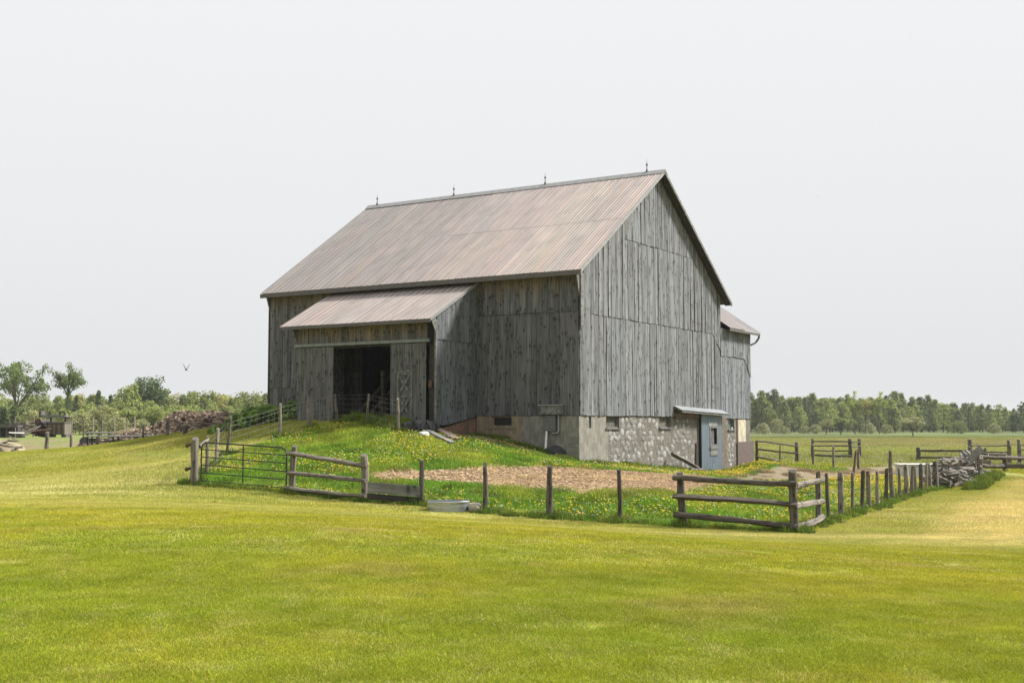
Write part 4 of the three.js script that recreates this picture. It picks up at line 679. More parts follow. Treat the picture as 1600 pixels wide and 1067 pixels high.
// ---------------------------------------------------------------- left yard: heap, junk, low fences
const LX = (px, d) => (px - 800) / 1866 * d;
{
  const t = thing('manure_heap', 'long brown clodded manure heap at the left foot of the ramp', 'heap', [-13.4, groundY(-13.4, -53), -53]), R = rngOf(61);
  const H = (x, z) => { const a = Math.exp(-(((x + 13.4) / 2.3) ** 4) - ((z + 53) / 2.2) ** 4) * Math.max(0.05, 2.02 - groundY(x, z)), b = Math.exp(-(((x + 16) / 2.2) ** 2) - ((z + 53) / 1.6) ** 2) * 0.55; return Math.max(a, b) * (0.75 + 0.5 * vnoise(x * 0.9, z * 0.9, 17)) - 0.05; };
  const n = 56, P = [], T = new Tris();
  for (let j = 0; j <= n; j++) for (let i = 0; i <= n; i++) { const x = lerp(-19.5, -9, i / n), z = lerp(-56.5, -49.5, j / n); P.push([x, groundY(x, z) + H(x, z) + 0.14 * (vnoise(x * 3, z * 3, 5) - 0.5) * sstep(0.02, 0.2, H(x, z)), z]); }
  for (let j = 0; j < n; j++) for (let i = 0; i < n; i++) { const o = j * (n + 1) + i, q = [o, o + 1, o + n + 2, o + n + 1]; if (Math.max(...q.map((k) => H(P[k][0], P[k][2]))) < 0.015) continue; T.quad(...q.map((k) => P[k]), ...q.map((k) => [P[k][0], P[k][2]]), WHITE); }
  put(t, 'mound', T.geo(), M.soil);
  const cl = new THREE.InstancedMesh(blob(0.1, 2, 1.3, 0.5, 0.9), M.clod, 6000), m = new THREE.Matrix4(), e = new THREE.Euler(), q = new THREE.Quaternion(); let c = 0;
  while (c < 6000) { const x = lerp(-19, -9.3, R()), z = lerp(-56, -49.8, R()), h = H(x, z); if (h < 0.03) continue; const s = 0.35 + R() * R() * 1.1; m.compose(V(x + 13.4, groundY(x, z) + h - t.position.y, z + 53), q.setFromEuler(e.set(R() * 6, R() * 6, R() * 6)), V(s, s, s)); cl.setMatrixAt(c, m); const w = R(); cl.setColorAt(c, lin(...mix3([0.08, 0.052, 0.04], [0.5, 0.39, 0.28], w * w))); c++; }
  cl.name = 'clods'; tag(cl, null, null, null, 'stuff'); t.add(cl);
}
{ // low pipe fence and stub posts
  const z = -50, t = thing('pipe_fence', 'low grey steel pipe rails with short legs left of the manure heap', 'fence', [LX(140, 50), groundY(LX(140, 50), z), z]);
  const rod = (a, b, r, m, n = 'pipe_rail') => put(t, n, new THREE.TubeGeometry(new THREE.LineCurve3(a, b), 1, r, 7), m), Y = (px, py) => V(LX(px, 50), 1.65 + (662 - py) / 1866 * 50, z);
  rod(Y(138, 682), Y(256, 681), 0.04, M.trim); rod(Y(145, 690), Y(212, 687.5), 0.035, M.black);
  for (const px of [138, 145, 178, 186, 229]) rod(V(LX(px, 50), groundY(LX(px, 50), z) - 0.1, z), Y(px, px === 229 ? 680 : 683), 0.035, M.black, 'pipe_leg');
  const stubs = [['short grey post standing alone far left on the lawn edge', 75, 675, 62], ['second short grey post between the far left post and the pipe fence', 113, 679, 61], ['squat brown stump post at the end of the pipe fence', 155, 681, 49.5], ['thin dark post in front of the left end of the manure heap', 225, 664, 49.5], ['tall thin post standing before the middle of the manure heap', 262, 657, 48], ['wide dark stump in front of the manure heap below its crest', 290, 665, 47.5]];
  stubs.forEach(([label, px, py, d], i) => { const x = LX(px, d), s = thing('stub_post', label, 'post', [x, groundY(x, -d), -d]); post(s, x, -d, 1.65 + (662 - py) / 1866 * d - groundY(x, -d), [0.12, 0.1, 0.12, 0.06, 0.075, 0.13][i], { mat: i === 2 || i === 5 ? M.fenceDark : M.fence }); });
}
{ // derelict spreader and scrap
  const d = 80, z = -80, X = (px) => LX(px, d), Y = (py) => 1.65 + (662 - py) / 1866 * d, gy = groundY(X(88), z), t = thing('farm_machine', 'derelict grey farm conveyor with a long beam over a slatted hopper', 'farm machine', [X(88), gy, z]);
  const B = (n, a, b, c, e, z0, z1, m) => put(t, n, boxGeo(X(a), X(b), Y(e), Y(c), z0, z1), m), P = (n, a, b, r, m) => put(t, n, new THREE.TubeGeometry(new THREE.LineCurve3(a, b), 1, r, 7), m);
  B('beam', 65, 104, 648.5, 652.5, z - 0.3, z + 0.3, M.greyWood); B('beam_head', 64, 68, 642, 652, z - 0.35, z + 0.35, M.fascia);
  for (const [a, b] of [[[95, 650], [96, 643.5]], [[96, 643.5], [103, 644]], [[103, 644], [104, 652]], [[100, 652], [112, 653]], [[80, 643.5], [80, 650]]]) P('frame_bar', V(X(a[0]), Y(a[1]), z + 0.2), V(X(b[0]), Y(b[1]), z + 0.2), 0.05, M.black);
  const hop = sub('hopper', t); for (let k = 0; k < 8; k++) { const a = 77 + k * 3.7; put(t, 'slat', boxGeo(X(a), X(a + 3.3), Y(679), Y(660 + Math.sin(k) * 0.8), z - 0.7, z + 0.5), k % 2 ? M.fence : M.fenceDark, hop); }
  B('hopper_rim', 76, 107, 659, 661, z - 0.75, z + 0.62, M.fascia); for (const px of [80, 103]) { put(t, 'skid', boxGeo(X(px) - 0.15, X(px) + 0.15, Y(683), Y(679), z - 0.6, z + 0.3), M.fascia); P('support', V(X(px), Y(660), z), V(X(px), Y(651), z), 0.06, M.black); }
  const j = thing('scrap_heap', 'dark red and rust scrap iron heaped left of the farm conveyor', 'scrap', [X(60), groundY(X(60), z), z - 1]), R = rngOf(88);
  for (let k = 0; k < 16; k++) { const g = k % 3 ? new THREE.BoxGeometry(0.3 + R() * 0.9, 0.1 + R() * 0.4, 0.3 + R() * 0.5) : new THREE.TorusGeometry(0.3 + R() * 0.2, 0.06, 6, 16); g.rotateX(R() * 3).rotateY(R() * 3).translate(X(46 + R() * 28), Y(678 - R() * (R() * 22)), z - 1 + R()); put(j, 'scrap_piece', g, [M.rust, M.fascia, M.rust, M.brownSheet][k % 4]); }
  for (const [k, a, b] of [[0, [40, 680], [62, 668]], [1, [47, 680], [66, 666]], [2, [52, 681], [73, 665]], [3, [30, 676], [52, 677]], [4, [66, 674], [92, 671]]]) { const g = timber(V(X(a[0]), Y(a[1]), z + 1.2 + k * 0.1), V(X(b[0]), Y(b[1]), z + 0.7 + k * 0.1), 0.12, 0.12, 600 + k, { segs: 4, flat: 0.4 }), m = mesh('scrap_plank', g, [M.fencePale, M.fence, M.fencePale, M.white, M.rust][k].vertexColors ? [M.fencePale, M.fence, M.fencePale][k] : [M.fence, M.fence, M.fence, M.white, M.rust][k]); tag(m, ['leftmost leaning plank of three beside the scrap heap', 'middle leaning plank of three beside the scrap heap', 'longest pale plank leaning toward the farm conveyor', 'white board lying flat left of the leaning planks', 'rusty brown board lying across the conveyor hopper front'][k], 'plank'); }
  const bale = mesh('round_bale', new THREE.CylinderGeometry(0.26, 0.28, 0.5, 20, 3).rotateX(1.2), M.rubber); bale.position.set(X(135), groundY(X(135), -66) + 0.3, -66); bale.position.x = LX(135, 66); tag(bale, 'dark wrapped round bale beyond the pipe fence', 'bale');
  const dk = thing('low_wagon', 'low dark flat wagon bed far left behind the scrap', 'wagon', [X(20), groundY(X(20), z), z]); put(dk, 'bed', boxGeo(X(0), X(34), Y(668), Y(664), z - 1, z + 0.6), M.fascia); put(dk, 'bed_side', boxGeo(X(12), X(36), Y(664), Y(661), z - 1, z - 0.8), M.fence); for (const px of [3, 14, 30]) put(dk, 'bed_leg', boxGeo(X(px), X(px + 3), groundY(X(px), z) - 0.2, Y(668), z - 0.8, z + 0.4), M.fascia);
  const hf = thing('hay_feeder', 'long low dark feeder frame holding hay right of the bale', 'feeder', [LX(170, 64), groundY(LX(170, 64), -64), -64]); const h0 = groundY(LX(170, 64), -64);
  for (const h of [0.35, 0.68]) put(hf, 'feeder_rail', new THREE.TubeGeometry(new THREE.LineCurve3(V(LX(140, 64), h0 + h, -63.6), V(LX(203, 64), h0 + h, -63.6)), 1, 0.05, 6), h > 0.5 ? M.trim : M.black); for (const px of [142, 160, 175, 192, 202]) put(hf, 'feeder_leg', boxGeo(LX(px, 64) - 0.05, LX(px, 64) + 0.05, h0 - 0.2, h0 + 0.8, -63.68, -63.6), M.fascia); put(hf, 'feeder_bed', boxGeo(LX(141, 64), LX(202, 64), h0 + 0.12, h0 + 0.32, -64.6, -63.7), M.fascia);
  const hay = mesh('hay_pile', blob(1.0, 31, 1.1, 0.5, 0.8), std({ name: 'old_hay', map: grit, bumpMap: gritBump, bumpScale: 0.04, roughness: 1, color: lin(0.24, 0.19, 0.11) })); hay.position.set(LX(206, 60), groundY(LX(206, 60), -60) + 0.3, -60); tag(hay, 'rounded tan pile of old hay left of the manure heap', 'hay pile');
}
{ // bleached brush at the far left lawn edge
  const R = rngOf(9), t = thing('brush_pile', 'bleached pile of broken branches and straw at the far left lawn edge', 'brush pile', [-27.5, groundY(-27.5, -64), -64]);
  put(t, 'straw_mound', blob(1, 15, 1.6, 0.45, 1).translate(-27.6, groundY(-27.5, -64) + 0.15, -64), std({ name: 'bleached_straw', map: grit, bumpMap: gritBump, bumpScale: 0.05, roughness: 1, color: lin(0.36, 0.3, 0.21) }));
  for (let k = 0; k < 26; k++) { const a = V(-27.6 + (R() - 0.5) * 3, groundY(-27.5, -64) + 0.1 + R() * 0.55, -63.6 + (R() - 0.5) * 1.4), b = a.clone().add(V((R() - 0.5) * 1.6, (R() - 0.4) * 0.5, (R() - 0.5) * 0.8)); put(t, 'branch', timber(a, b, 0.05 + R() * 0.05, 0.03, 900 + k, { segs: 4, sides: 6 }), k % 3 ? M.fencePale : M.fence); }
}
{ const P = []; for (const px of [8, 25, 51, 67, 97, 111, 127, 142, 160, 173, 193, 207]) P.push([LX(px, 92), -92 - (px % 5) * 0.3]);
  const t = thing('wire_fence', 'row of thin weathered posts behind the scrap on the far left', 'fence', [P[5][0], groundY(P[5][0], -92), -92]); P.forEach(([x, z], i) => post(t, x, z, 1.35 + (i % 3) * 0.12, 0.07, { mat: i % 2 ? M.fencePale : M.fence })); wires(t, P, [0.4, 0.8, 1.15], 0.003, 0); }

// ---------------------------------------------------------------- trees
function leafCloud(R, clumps, leaf, fill) {   // many bent leaf sprays through the clumps' volume
  const p = [], c = [];
  for (const k of clumps) for (let i = 0; i < k.n; i++) {
    const a = R() * 6.283, b = Math.acos(2 * R() - 1), r = k.r * Math.cbrt(fill + (1 - fill) * R()), o = V(Math.sin(b) * Math.cos(a) * r, Math.cos(b) * r * (k.flat ?? 0.8), Math.sin(b) * Math.sin(a) * r).add(k.p);
    const s = leaf * (0.6 + R() * 0.8), e = new THREE.Euler((R() - 0.5) * 2.6, R() * 6.283, (R() - 0.5) * 2.6), x = V(s, 0, 0).applyEuler(e), y = V(0, 0, s * 0.62).applyEuler(e), q = V(0, s * 0.18, 0).applyEuler(e), t = k.tint * (0.72 + R() * 0.56), col = [t * (0.94 + R() * 0.14), t, t * (0.85 + R() * 0.2)];
    const A = o.clone().sub(x), B = o.clone().add(y).add(q), C = o.clone().add(x), D = o.clone().sub(y).add(q);
    for (const v of [A, D, B, B, D, C]) { p.push(v.x, v.y, v.z); c.push(...col); }
  }
  const g = new THREE.BufferGeometry(); g.setAttribute('position', new THREE.Float32BufferAttribute(p, 3)); g.setAttribute('color', new THREE.Float32BufferAttribute(c, 3)); g.computeVertexNormals(); return g;
}
function limb(a, b, r0, r1, bendBy, R) { const m = a.clone().lerp(b, 0.5).add(V((R() - 0.5) * bendBy, bendBy * 0.3, (R() - 0.5) * bendBy)); const c = new THREE.QuadraticBezierCurve3(a, m, b), n = 5, g = new THREE.TubeGeometry(c, n, 1, 6), p = g.attributes.position; for (let i = 0; i < p.count; i++) { const s = Math.floor(i / 7) / n, o = c.getPointAt(clamp(s)), w = lerp(r0, r1, s); p.setXYZ(i, o.x + (p.getX(i) - o.x) * w, o.y + (p.getY(i) - o.y) * w, o.z + (p.getZ(i) - o.z) * w); } g.computeVertexNormals(); return { g, c }; }
const SPEC = {
  elm: { h: 10, fork: 0.32, spread: 0.5, limbs: 8, twigs: 7, clump: 0.085, n: 85, leaf: 0.15, fill: 0.05, mat: 'elm', tr: 0.03 },
  umbrella: { h: 10, fork: 0.52, spread: 0.31, limbs: 7, twigs: 6, clump: 0.075, n: 70, leaf: 0.14, fill: 0.05, mat: 'elm', tr: 0.022 },
  round: { h: 8, fork: 0.25, spread: 0.36, limbs: 8, twigs: 6, clump: 0.13, n: 60, leaf: 0.2, fill: 0.1, mat: 'mid', tr: 0.028 },
  poplar: { h: 11, leader: true, w: 0.18, base: 0.1, k: 84, clump: 0.058, n: 24, leaf: 0.22, fill: 0, mat: 'mid', tr: 0.016, prof: (t) => Math.pow(Math.sin(Math.PI * Math.pow(t, 0.75)), 0.7) },
  airy: { h: 11, leader: true, w: 0.19, base: 0.22, k: 64, clump: 0.055, n: 22, leaf: 0.2, fill: 0, mat: 'spring', tr: 0.015, prof: (t) => Math.pow(Math.sin(Math.PI * (0.12 + 0.85 * t)), 0.6) },
  yellow: { h: 11, fork: 0.35, spread: 0.24, limbs: 6, twigs: 5, clump: 0.085, n: 34, leaf: 0.22, fill: 0, mat: 'yellow', tr: 0.02 },
  spruce: { h: 9, leader: true, w: 0.17, base: 0.05, k: 70, clump: 0.05, n: 26, leaf: 0.2, fill: 0, mat: 'dark', tr: 0.014, flat: 0.5, prof: (t) => 1.02 - t },
  willow: { h: 4, leader: true, w: 0.5, base: 0.1, k: 56, clump: 0.12, n: 34, leaf: 0.15, fill: 0.1, mat: 'willow', tr: 0.018, prof: (t) => Math.sqrt(Math.max(0.02, 1 - Math.pow(2 * t - 0.8, 2) * 0.65)) },
  bush: { h: 2.4, leader: true, w: 0.75, base: 0.02, k: 40, clump: 0.18, n: 34, leaf: 0.13, fill: 0.1, mat: 'willow', tr: 0.02, prof: (t) => Math.sqrt(Math.max(0, 1 - t * t * 0.9)) },
};
function treeShapes(kind, seed) {
  const s = SPEC[kind], R = rngOf(seed), wood = [], clumps = [], h = s.h;
  const add = (p, r, n) => clumps.push({ p, r, n, tint: 0.75 + R() * 0.55, flat: s.flat });
  if (s.leader) {
    const top = V((R() - 0.5) * 0.4, h * 0.95, (R() - 0.5) * 0.4); wood.push(limb(V(), top, h * s.tr, h * 0.004, h * 0.02, R).g);
    for (let i = 0; i < s.k; i++) { const t = Math.pow((i + R()) / s.k, 0.9), a = R() * 6.283, rr = h * s.w * s.prof(t) * Math.sqrt(0.15 + 0.85 * R()), y = h * (s.base + (1 - s.base) * t * 0.97), p = V(Math.cos(a) * rr, y, Math.sin(a) * rr); if (i % 2 === 0) wood.push(limb(V(0, Math.max(0.05, y - rr * 0.7), 0), p, h * s.tr * 0.3 * (1.1 - t), h * 0.002, h * 0.02, R).g); add(p, h * s.clump * (0.7 + R() * 0.6), Math.round(s.n * (0.6 + R() * 0.8))); }
  } else {
    const fork = V((R() - 0.5) * 0.3, h * s.fork, (R() - 0.5) * 0.3); wood.push(limb(V(), fork, h * s.tr, h * s.tr * 0.75, h * 0.02, R).g);
    for (let i = 0; i < s.limbs; i++) {
      const a = i / s.limbs * 6.283 + R() * 0.8, q = i === 0 ? 0.12 : 0.55 + 0.45 * R(), tip = V(Math.cos(a) * h * s.spread * q, h * (0.97 - 0.32 * q * R() - 0.1 * q), Math.sin(a) * h * s.spread * q), L = limb(fork, tip, h * s.tr * 0.5, h * 0.004, h * 0.08, R); wood.push(L.g); add(tip, h * s.clump, s.n);
      for (let k = 0; k < s.twigs; k++) { const t = 0.4 + 0.58 * (k + R()) / s.twigs, o = L.c.getPoint(t), e = o.clone().add(V((R() - 0.5) * h * s.spread * 0.8, (R() - 0.25) * h * 0.17, (R() - 0.5) * h * s.spread * 0.8)); wood.push(limb(o, e, h * s.tr * 0.18, h * 0.002, h * 0.03, R).g); add(e, h * s.clump * (0.65 + R() * 0.6), Math.round(s.n * (0.6 + R() * 0.7))); if (R() < 0.6) add(o.lerp(e, 0.5), h * s.clump * 0.6, Math.round(s.n * 0.4)); }
    }
  }
  return { trunk: join(wood), crown: leafCloud(R, clumps, s.leaf, s.fill) };
}
const protos = {};
function tree(kind, label, px, d, hgt, { group, mat, wide = 1, variant = 0, category = 'tree', name = kind + '_tree' } = {}) {
  const key = kind + variant + (mat ?? ''), x = LX(px, d), p = on(x, -d, -0.15), s = hgt / SPEC[kind].h, R = rngOf(Math.round(px * 13 + d));
  const turn = R() * 6.283;
  if (protos[key]) { copyOf(protos[key], name, label, p.toArray(), turn, [s * wide, s, s * wide], group).userData.group = group; return; }
  const g = treeShapes(kind, 1000 + variant * 17 + kind.length * 7), t = thing(name, label, category, p.toArray(), turn, group); t.scale.set(s * wide, s, s * wide);
  mesh('trunk', g.trunk, M.bark, t); mesh('crown', g.crown, LEAF[mat ?? SPEC[kind].mat], t); protos[key] = t;
}
const top = (px, py, d) => 1.65 + (662 - py) / 1866 * d - groundY(LX(px, d), -d) + 0.1;
// left: the trees one can point to
tree('elm', 'broad vase shaped elm at the far left, tallest tree there', 27, 170, top(27, 564, 170), { wide: 0.78, name: 'elm_tree' });
tree('umbrella', 'slender elm with an umbrella crown standing clear of the woods', 106, 172, top(107, 569, 172), { variant: 1, wide: 0.8, name: 'elm_tree' });
tree('airy', 'ivy clad column of leaves round the slender elm trunk', 107, 171, top(107, 604, 171), { wide: 0.4, mat: 'dark', variant: 2, name: 'ivy_column' });
tree('round', 'dark round crowned tree highest above the woods near the barn', 235, 190, top(235, 594, 190), { variant: 0, mat: 'dark', name: 'maple_tree' });
tree('airy', 'pale airy tree just left of the dark round crowned one', 207, 185, top(207, 599, 185), { variant: 0, name: 'birch_tree' });
for (const [px, py, label] of [[154, 609, 'taller dark pointed spruce among the left woods'], [173, 616, 'shorter dark pointed spruce right of the taller one'], [119, 617, 'small dark spruce right of the slender elm trunk']]) tree('spruce', label, px, 180, top(px, py, 180), { name: 'spruce_tree', wide: 0.9 });
for (const [px, py, which] of [[6, 634, 'leftmost'], [22, 632, 'middle'], [38, 640, 'rightmost']]) tree('spruce', which + ' of three dark green young spruces behind the far left wagon', px, 125, top(px, py, 125), { name: 'spruce_tree', wide: 1.7, mat: 'dark', variant: 1, group: 'young spruces at the far left edge' });
for (const [px, py, d, label] of [[160, 634, 120, 'largest rounded grey green willow in front of the left woods'], [126, 645, 118, 'low willow between the farm conveyor and the largest willow'], [54, 641, 118, 'pale willow behind the scrap heap'], [186, 652, 115, 'low spreading willow right of the largest one'], [222, 655, 118, 'small willow bush behind the hay pile']]) tree('willow', label, px, d, top(px, py, d), { name: 'willow_bush', category: 'bush', wide: px === 126 || px === 186 ? 1.5 : 1.1 });
{ const R = rngOf(2024);   // the left woods' edge
  const sky = [[-60, 600], [0, 612], [50, 618], [70, 612], [90, 618], [120, 614], [150, 616], [185, 620], [196, 608], [215, 612], [258, 607], [268, 614], [285, 615], [300, 611], [311, 613], [322, 620], [333, 612], [345, 614], [362, 620], [372, 621], [384, 614], [400, 618], [416, 613], [440, 612], [480, 616]];
  sky.forEach(([px, py], i) => { const k = ['poplar', 'airy', 'round', 'airy', 'poplar', 'yellow'][i % 6], d = 190 + R() * 30; tree(k, { poplar: 'narrow mid green poplar in the left woods edge', airy: 'light green airy birch in the left woods edge', round: 'rounded green maple in the left woods edge', yellow: 'yellow green loose tree in the left woods edge' }[k], px, d, top(px, py + 1, d), { group: { poplar: 'poplars of the left woods edge', airy: 'birches of the left woods edge', round: 'maples of the left woods edge', yellow: 'yellow green trees of the left woods edge' }[k], variant: i % 2, wide: 1.15 }); });
  for (let i = 0; i < 30; i++) { const px = -30 + i * 15.5 + R() * 8, d = 150 + R() * 30, k = R() < 0.5 ? 'round' : 'airy'; tree(k, k === 'round' ? 'low rounded young maple before the left woods' : 'low young birch before the left woods', px, d, top(px, 628 + R() * 16, d), { mat: R() < 0.5 ? 'spring' : undefined, variant: Math.floor(R() * 2), wide: 1.25, group: k === 'round' ? 'young maples before the left woods' : 'young birches before the left woods' }); } }
// right: lone trees and bushes in the meadow, then the woods' edge
tree('round', 'lone rounded tree standing in the meadow before the right woods', 1425, 233, top(1425, 652, 233), { mat: 'willow', variant: 2, wide: 1.5, name: 'apple_tree' });
tree('yellow', 'pale sparse small tree in the meadow nearest the rail panel', 1290, 262, top(1290, 654, 262), { variant: 2, wide: 1.6, mat: 'willow', name: 'small_tree' });
tree('round', 'green several stemmed tree right of the pale sparse one', 1313, 258, top(1313, 652, 258), { variant: 1, wide: 1.5, name: 'small_tree' });
for (const [px, py, label, v] of [[1335, 614, 'leftmost tall yellow green tree with bare dark trunk', 0], [1352, 622, 'middle tall yellow tree, thinnest of the three', 1], [1373, 615, 'rightmost tall yellow green tree with the fullest crown', 0]]) tree('yellow', label, px, 268, top(px, py, 268), { variant: v, wide: 0.8, mat: v ? 'yellow' : 'spring', name: 'aspen_tree' });
for (const [px, py, label] of [[1190, 662, 'small round pale bush beside the far barn corner'], [1228, 668, 'pale low bush left of the mid field rail panel'], [1256, 666, 'grey low bush between two pale bushes'], [1273, 664, 'yellowish bush beside the pale sparse tree'], [1356, 662, 'bush at the feet of the yellow trees'], [1385, 664, 'wide low bush right of the yellow trees'], [1496, 658, 'dark bush before the woods right of the lone tree'], [1553, 663, 'pale round bush far right before the woods']]) tree('bush', label, px, 275, top(px, py, 275), { name: 'bush', category: 'bush', wide: 1.1, mat: px === 1496 ? 'mid' : undefined });
tree('willow', 'broad grey willow at the woods edge near the barn corner', 1214, 282, top(1214, 655, 282), { name: 'willow_bush', category: 'bush', wide: 1.0 });
{ const R = rngOf(4711), sky = [[1150, 612], [1172, 613], [1190, 610], [1200, 613], [1210, 608], [1222, 618], [1235, 622], [1247, 620], [1258, 620], [1270, 614], [1284, 622], [1300, 624], [1312, 622], [1324, 616], [1345, 622], [1360, 620], [1385, 618], [1398, 611], [1408, 614], [1425, 620], [1438, 620], [1450, 617], [1462, 624], [1480, 631], [1492, 630], [1506, 630], [1520, 629], [1534, 631], [1545, 632], [1558, 638], [1570, 636], [1584, 638], [1600, 637], [1620, 636], [1640, 634]];
  sky.forEach(([px, py], i) => { const k = ['poplar', 'airy', 'airy', 'poplar', 'round', 'airy'][(i * 5 + (i % 3)) % 6], d = 305 + R() * 35; tree(k, { poplar: 'tall narrow poplar in the right woods edge', airy: 'light green birch in the right woods edge', round: 'full crowned maple in the right woods edge' }[k], px, d, top(px, py, d), { group: { poplar: 'poplars of the right woods edge', airy: 'birches of the right woods edge', round: 'maples of the right woods edge' }[k], variant: i % 3, wide: 0.9 + 0.35 * R(), mat: k === 'poplar' && i % 4 === 0 ? 'dark' : undefined }); });
  for (let i = 0; i < 48; i++) { const px = 1165 + i * 10 + R() * 8, d = 290 + R() * 25, k = R() < 0.5 ? 'poplar' : 'airy'; tree(k, k === 'poplar' ? 'young poplar in front of the right woods' : 'young birch in front of the right woods', px, d, top(px, 622 + R() * 26, d), { variant: Math.floor(R() * 2), wide: 1.35, mat: R() < 0.25 ? 'dark' : R() < 0.4 ? 'spring' : undefined, group: k === 'poplar' ? 'young poplars before the right woods' : 'young birches before the right woods' }); } }
{ // the woods' depth, one mass
  const R = rngOf(99), sh = treeShapes('poplar', 5), N = 640, im = new THREE.InstancedMesh(sh.crown, LEAF.mid, N), m = new THREE.Matrix4(), q = new THREE.Quaternion();
  for (let i = 0; i < N; i++) { const left = i < 300, px = left ? -140 + R() * 700 : 1100 + R() * 640, d = left ? 222 + R() * 60 : 345 + R() * 70, x = LX(px, d), h = left ? 5.6 + R() * 1.7 : lerp(10.4, 6.9, sstep(1400, 1560, px)) * (0.76 + 0.3 * R()); m.compose(on(x, -d, -0.5), q.setFromAxisAngle(V(0, 1, 0), R() * 6.28), V(h / 11 * 1.35, h / 11, h / 11 * 1.35)); im.setMatrixAt(i, m); const t = 0.8 + R() * 0.6; im.setColorAt(i, lin(t * 1.1, t * 1.1, t)); }
  im.name = 'distant_woods'; scene.add(im); tag(im, 'dense woods closing the fields behind the first row of trees', 'woods', null, 'stuff');
}

// ---------------------------------------------------------------- leafy weeds beside the ramp
{
  const R = rngOf(313), clumps = []; const o = on(-9.2, -44.4);
  for (let i = 0; i < 130; i++) { const s = R(), x = lerp(-11.0, -6.9, s), z = lerp(-45.3, -43.6, R()) + (s > 0.55 ? lerp(0, 0.8, (s - 0.55) / 0.45) : 0), h = 0.56 * sstep(0, 0.22, s) * lerp(1, 0.6, s) + 0.08; clumps.push({ p: V(x, groundY(x, z) + h * R(), z).sub(o), r: 0.17, n: 50, tint: 0.7 + R() * 0.6, flat: 0.9 }); }
  const stems = []; for (let i = 0; i < 60; i++) { const x = lerp(-10.9, -7, R()), z = lerp(-45.2, -43.8, R()), a = on(x, z, -0.05).sub(o); stems.push(new THREE.TubeGeometry(new THREE.LineCurve3(a, a.clone().add(V((R() - 0.5) * 0.2, 0.38, (R() - 0.5) * 0.2))), 1, 0.012, 4)); }
  const t = thing('weed_clump', 'low bank of leafy green weeds against the barn left of the porch', 'weeds', o.toArray()); mesh('leaves', leafCloud(R, clumps, 0.085, 0.1), LEAF.weed, t); mesh('stems', join(stems), M.bark, t);
}

// ---------------------------------------------------------------- grass, flowers, chips
const barnUW = (x, z) => { const dx = x - BX, dz = z - BZ; return [dx * 0.52869 - dz * 0.84882, -dx * 0.84882 - dz * 0.52869]; };
const inBarn = (x, z) => { const [u, w] = barnUW(x, z); return (u > -0.02 && u < 16 && w > -0.02 && w < 14.2) || (u > -2.6 && u < 0.1 && w > 4.0 && w < 10.4); };
function patchGeo(seed, radius, blades, h0, h1, wide, lean, stops = 1) {
  const R = rngOf(seed), p = [], c = [], nrm = [];
  for (let i = 0; i < blades; i++) {
    const r = radius * Math.sqrt(R()), a = R() * 6.283, x = Math.cos(a) * r, z = Math.sin(a) * r, h = lerp(h0, h1, R()), b = R() * 6.283, w = wide * (0.6 + R() * 0.8), dx = Math.cos(b) * w, dz = Math.sin(b) * w, la = R() * 6.283, l = lean * h * (0.3 + R()), lx = Math.cos(la) * l, lz = Math.sin(la) * l, t = 0.55 + R() * 0.85, dry = R() < 0.12 ? 1 : 0, col = dry ? [t * 1.5, t * 1.15, t * 1.7] : [t * (0.9 + R() * 0.2), t, t * 0.9];
    const mid = [x + lx * 0.4, h * 0.62, z + lz * 0.4], tip = [x + lx, h, z + lz], m0 = [mid[0] - dx * 0.4, mid[1], mid[2] - dz * 0.4], m1 = [mid[0] + dx * 0.4, mid[1], mid[2] + dz * 0.4], b0 = [x - dx * 0.5, -0.01, z - dz * 0.5], b1 = [x + dx * 0.5, -0.01, z + dz * 0.5];
    const faces = stops > 1 ? [b0, b1, m1, b0, m1, m0, m0, m1, tip] : [b0, b1, tip];
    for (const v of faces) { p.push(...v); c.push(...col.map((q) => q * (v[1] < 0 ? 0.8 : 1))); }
  }
  const g = new THREE.BufferGeometry(); g.setAttribute('position', new THREE.Float32BufferAttribute(p, 3)); g.setAttribute('color', new THREE.Float32BufferAttribute(c, 3)); g.computeVertexNormals(); void nrm; return g;
}
const grassMat = (name) => new THREE.MeshPhysicalMaterial({ name, specularIntensity: 0.3, vertexColors: true, roughness: 0.85, transmission: 0.3, thickness: 0, side: THREE.DoubleSide });
function scatter(name, label, category, geo, mat, spots) {   // spots: [x, z, scale, colour, lift]
  const im = new THREE.InstancedMesh(geo, mat, spots.length), m = new THREE.Matrix4(), q = new THREE.Quaternion(), q2 = new THREE.Quaternion(), R = rngOf(spots.length + 7), n = V(), up = V(0, 1, 0), c = new THREE.Color();
  spots.forEach(([x, z, s, col, lift], i) => { const e = 0.25, y = groundY(x, z); n.set(groundY(x - e, z) - groundY(x + e, z), 2 * e, groundY(x, z - e) - groundY(x, z + e)).normalize(); q.setFromUnitVectors(up, n); q2.setFromAxisAngle(up, R() * 6.283); m.compose(V(x, y + (lift ?? 0), z), q.multiply(q2), Array.isArray(s) ? V(...s) : V(s, s, s)); im.setMatrixAt(i, m); im.setColorAt(i, c.setRGB(...col)); });
  im.name = numbered(name); im.castShadow = im.receiveShadow = true; scene.add(im); return tag(im, label, category, null, 'stuff');
}
const HALF = 0.47;   // half width of the view per metre of distance
function spread(seed, n, z0, z1, keep, make) { const R = rngOf(seed), out = []; let guard = 0; while (out.length < n && guard++ < n * 40) { const d = Math.sqrt(lerp(z0 * z0, z1 * z1, R())), x = (R() * 2 - 1) * (d * HALF + 0.6), z = -d; if (!keep(x, z)) continue; out.push(make(x, z, R)); } return out; }
const lawn = (x, z) => !inPoly(PASTURE, x, z) && !inBarn(x, z) && !(z < -58);
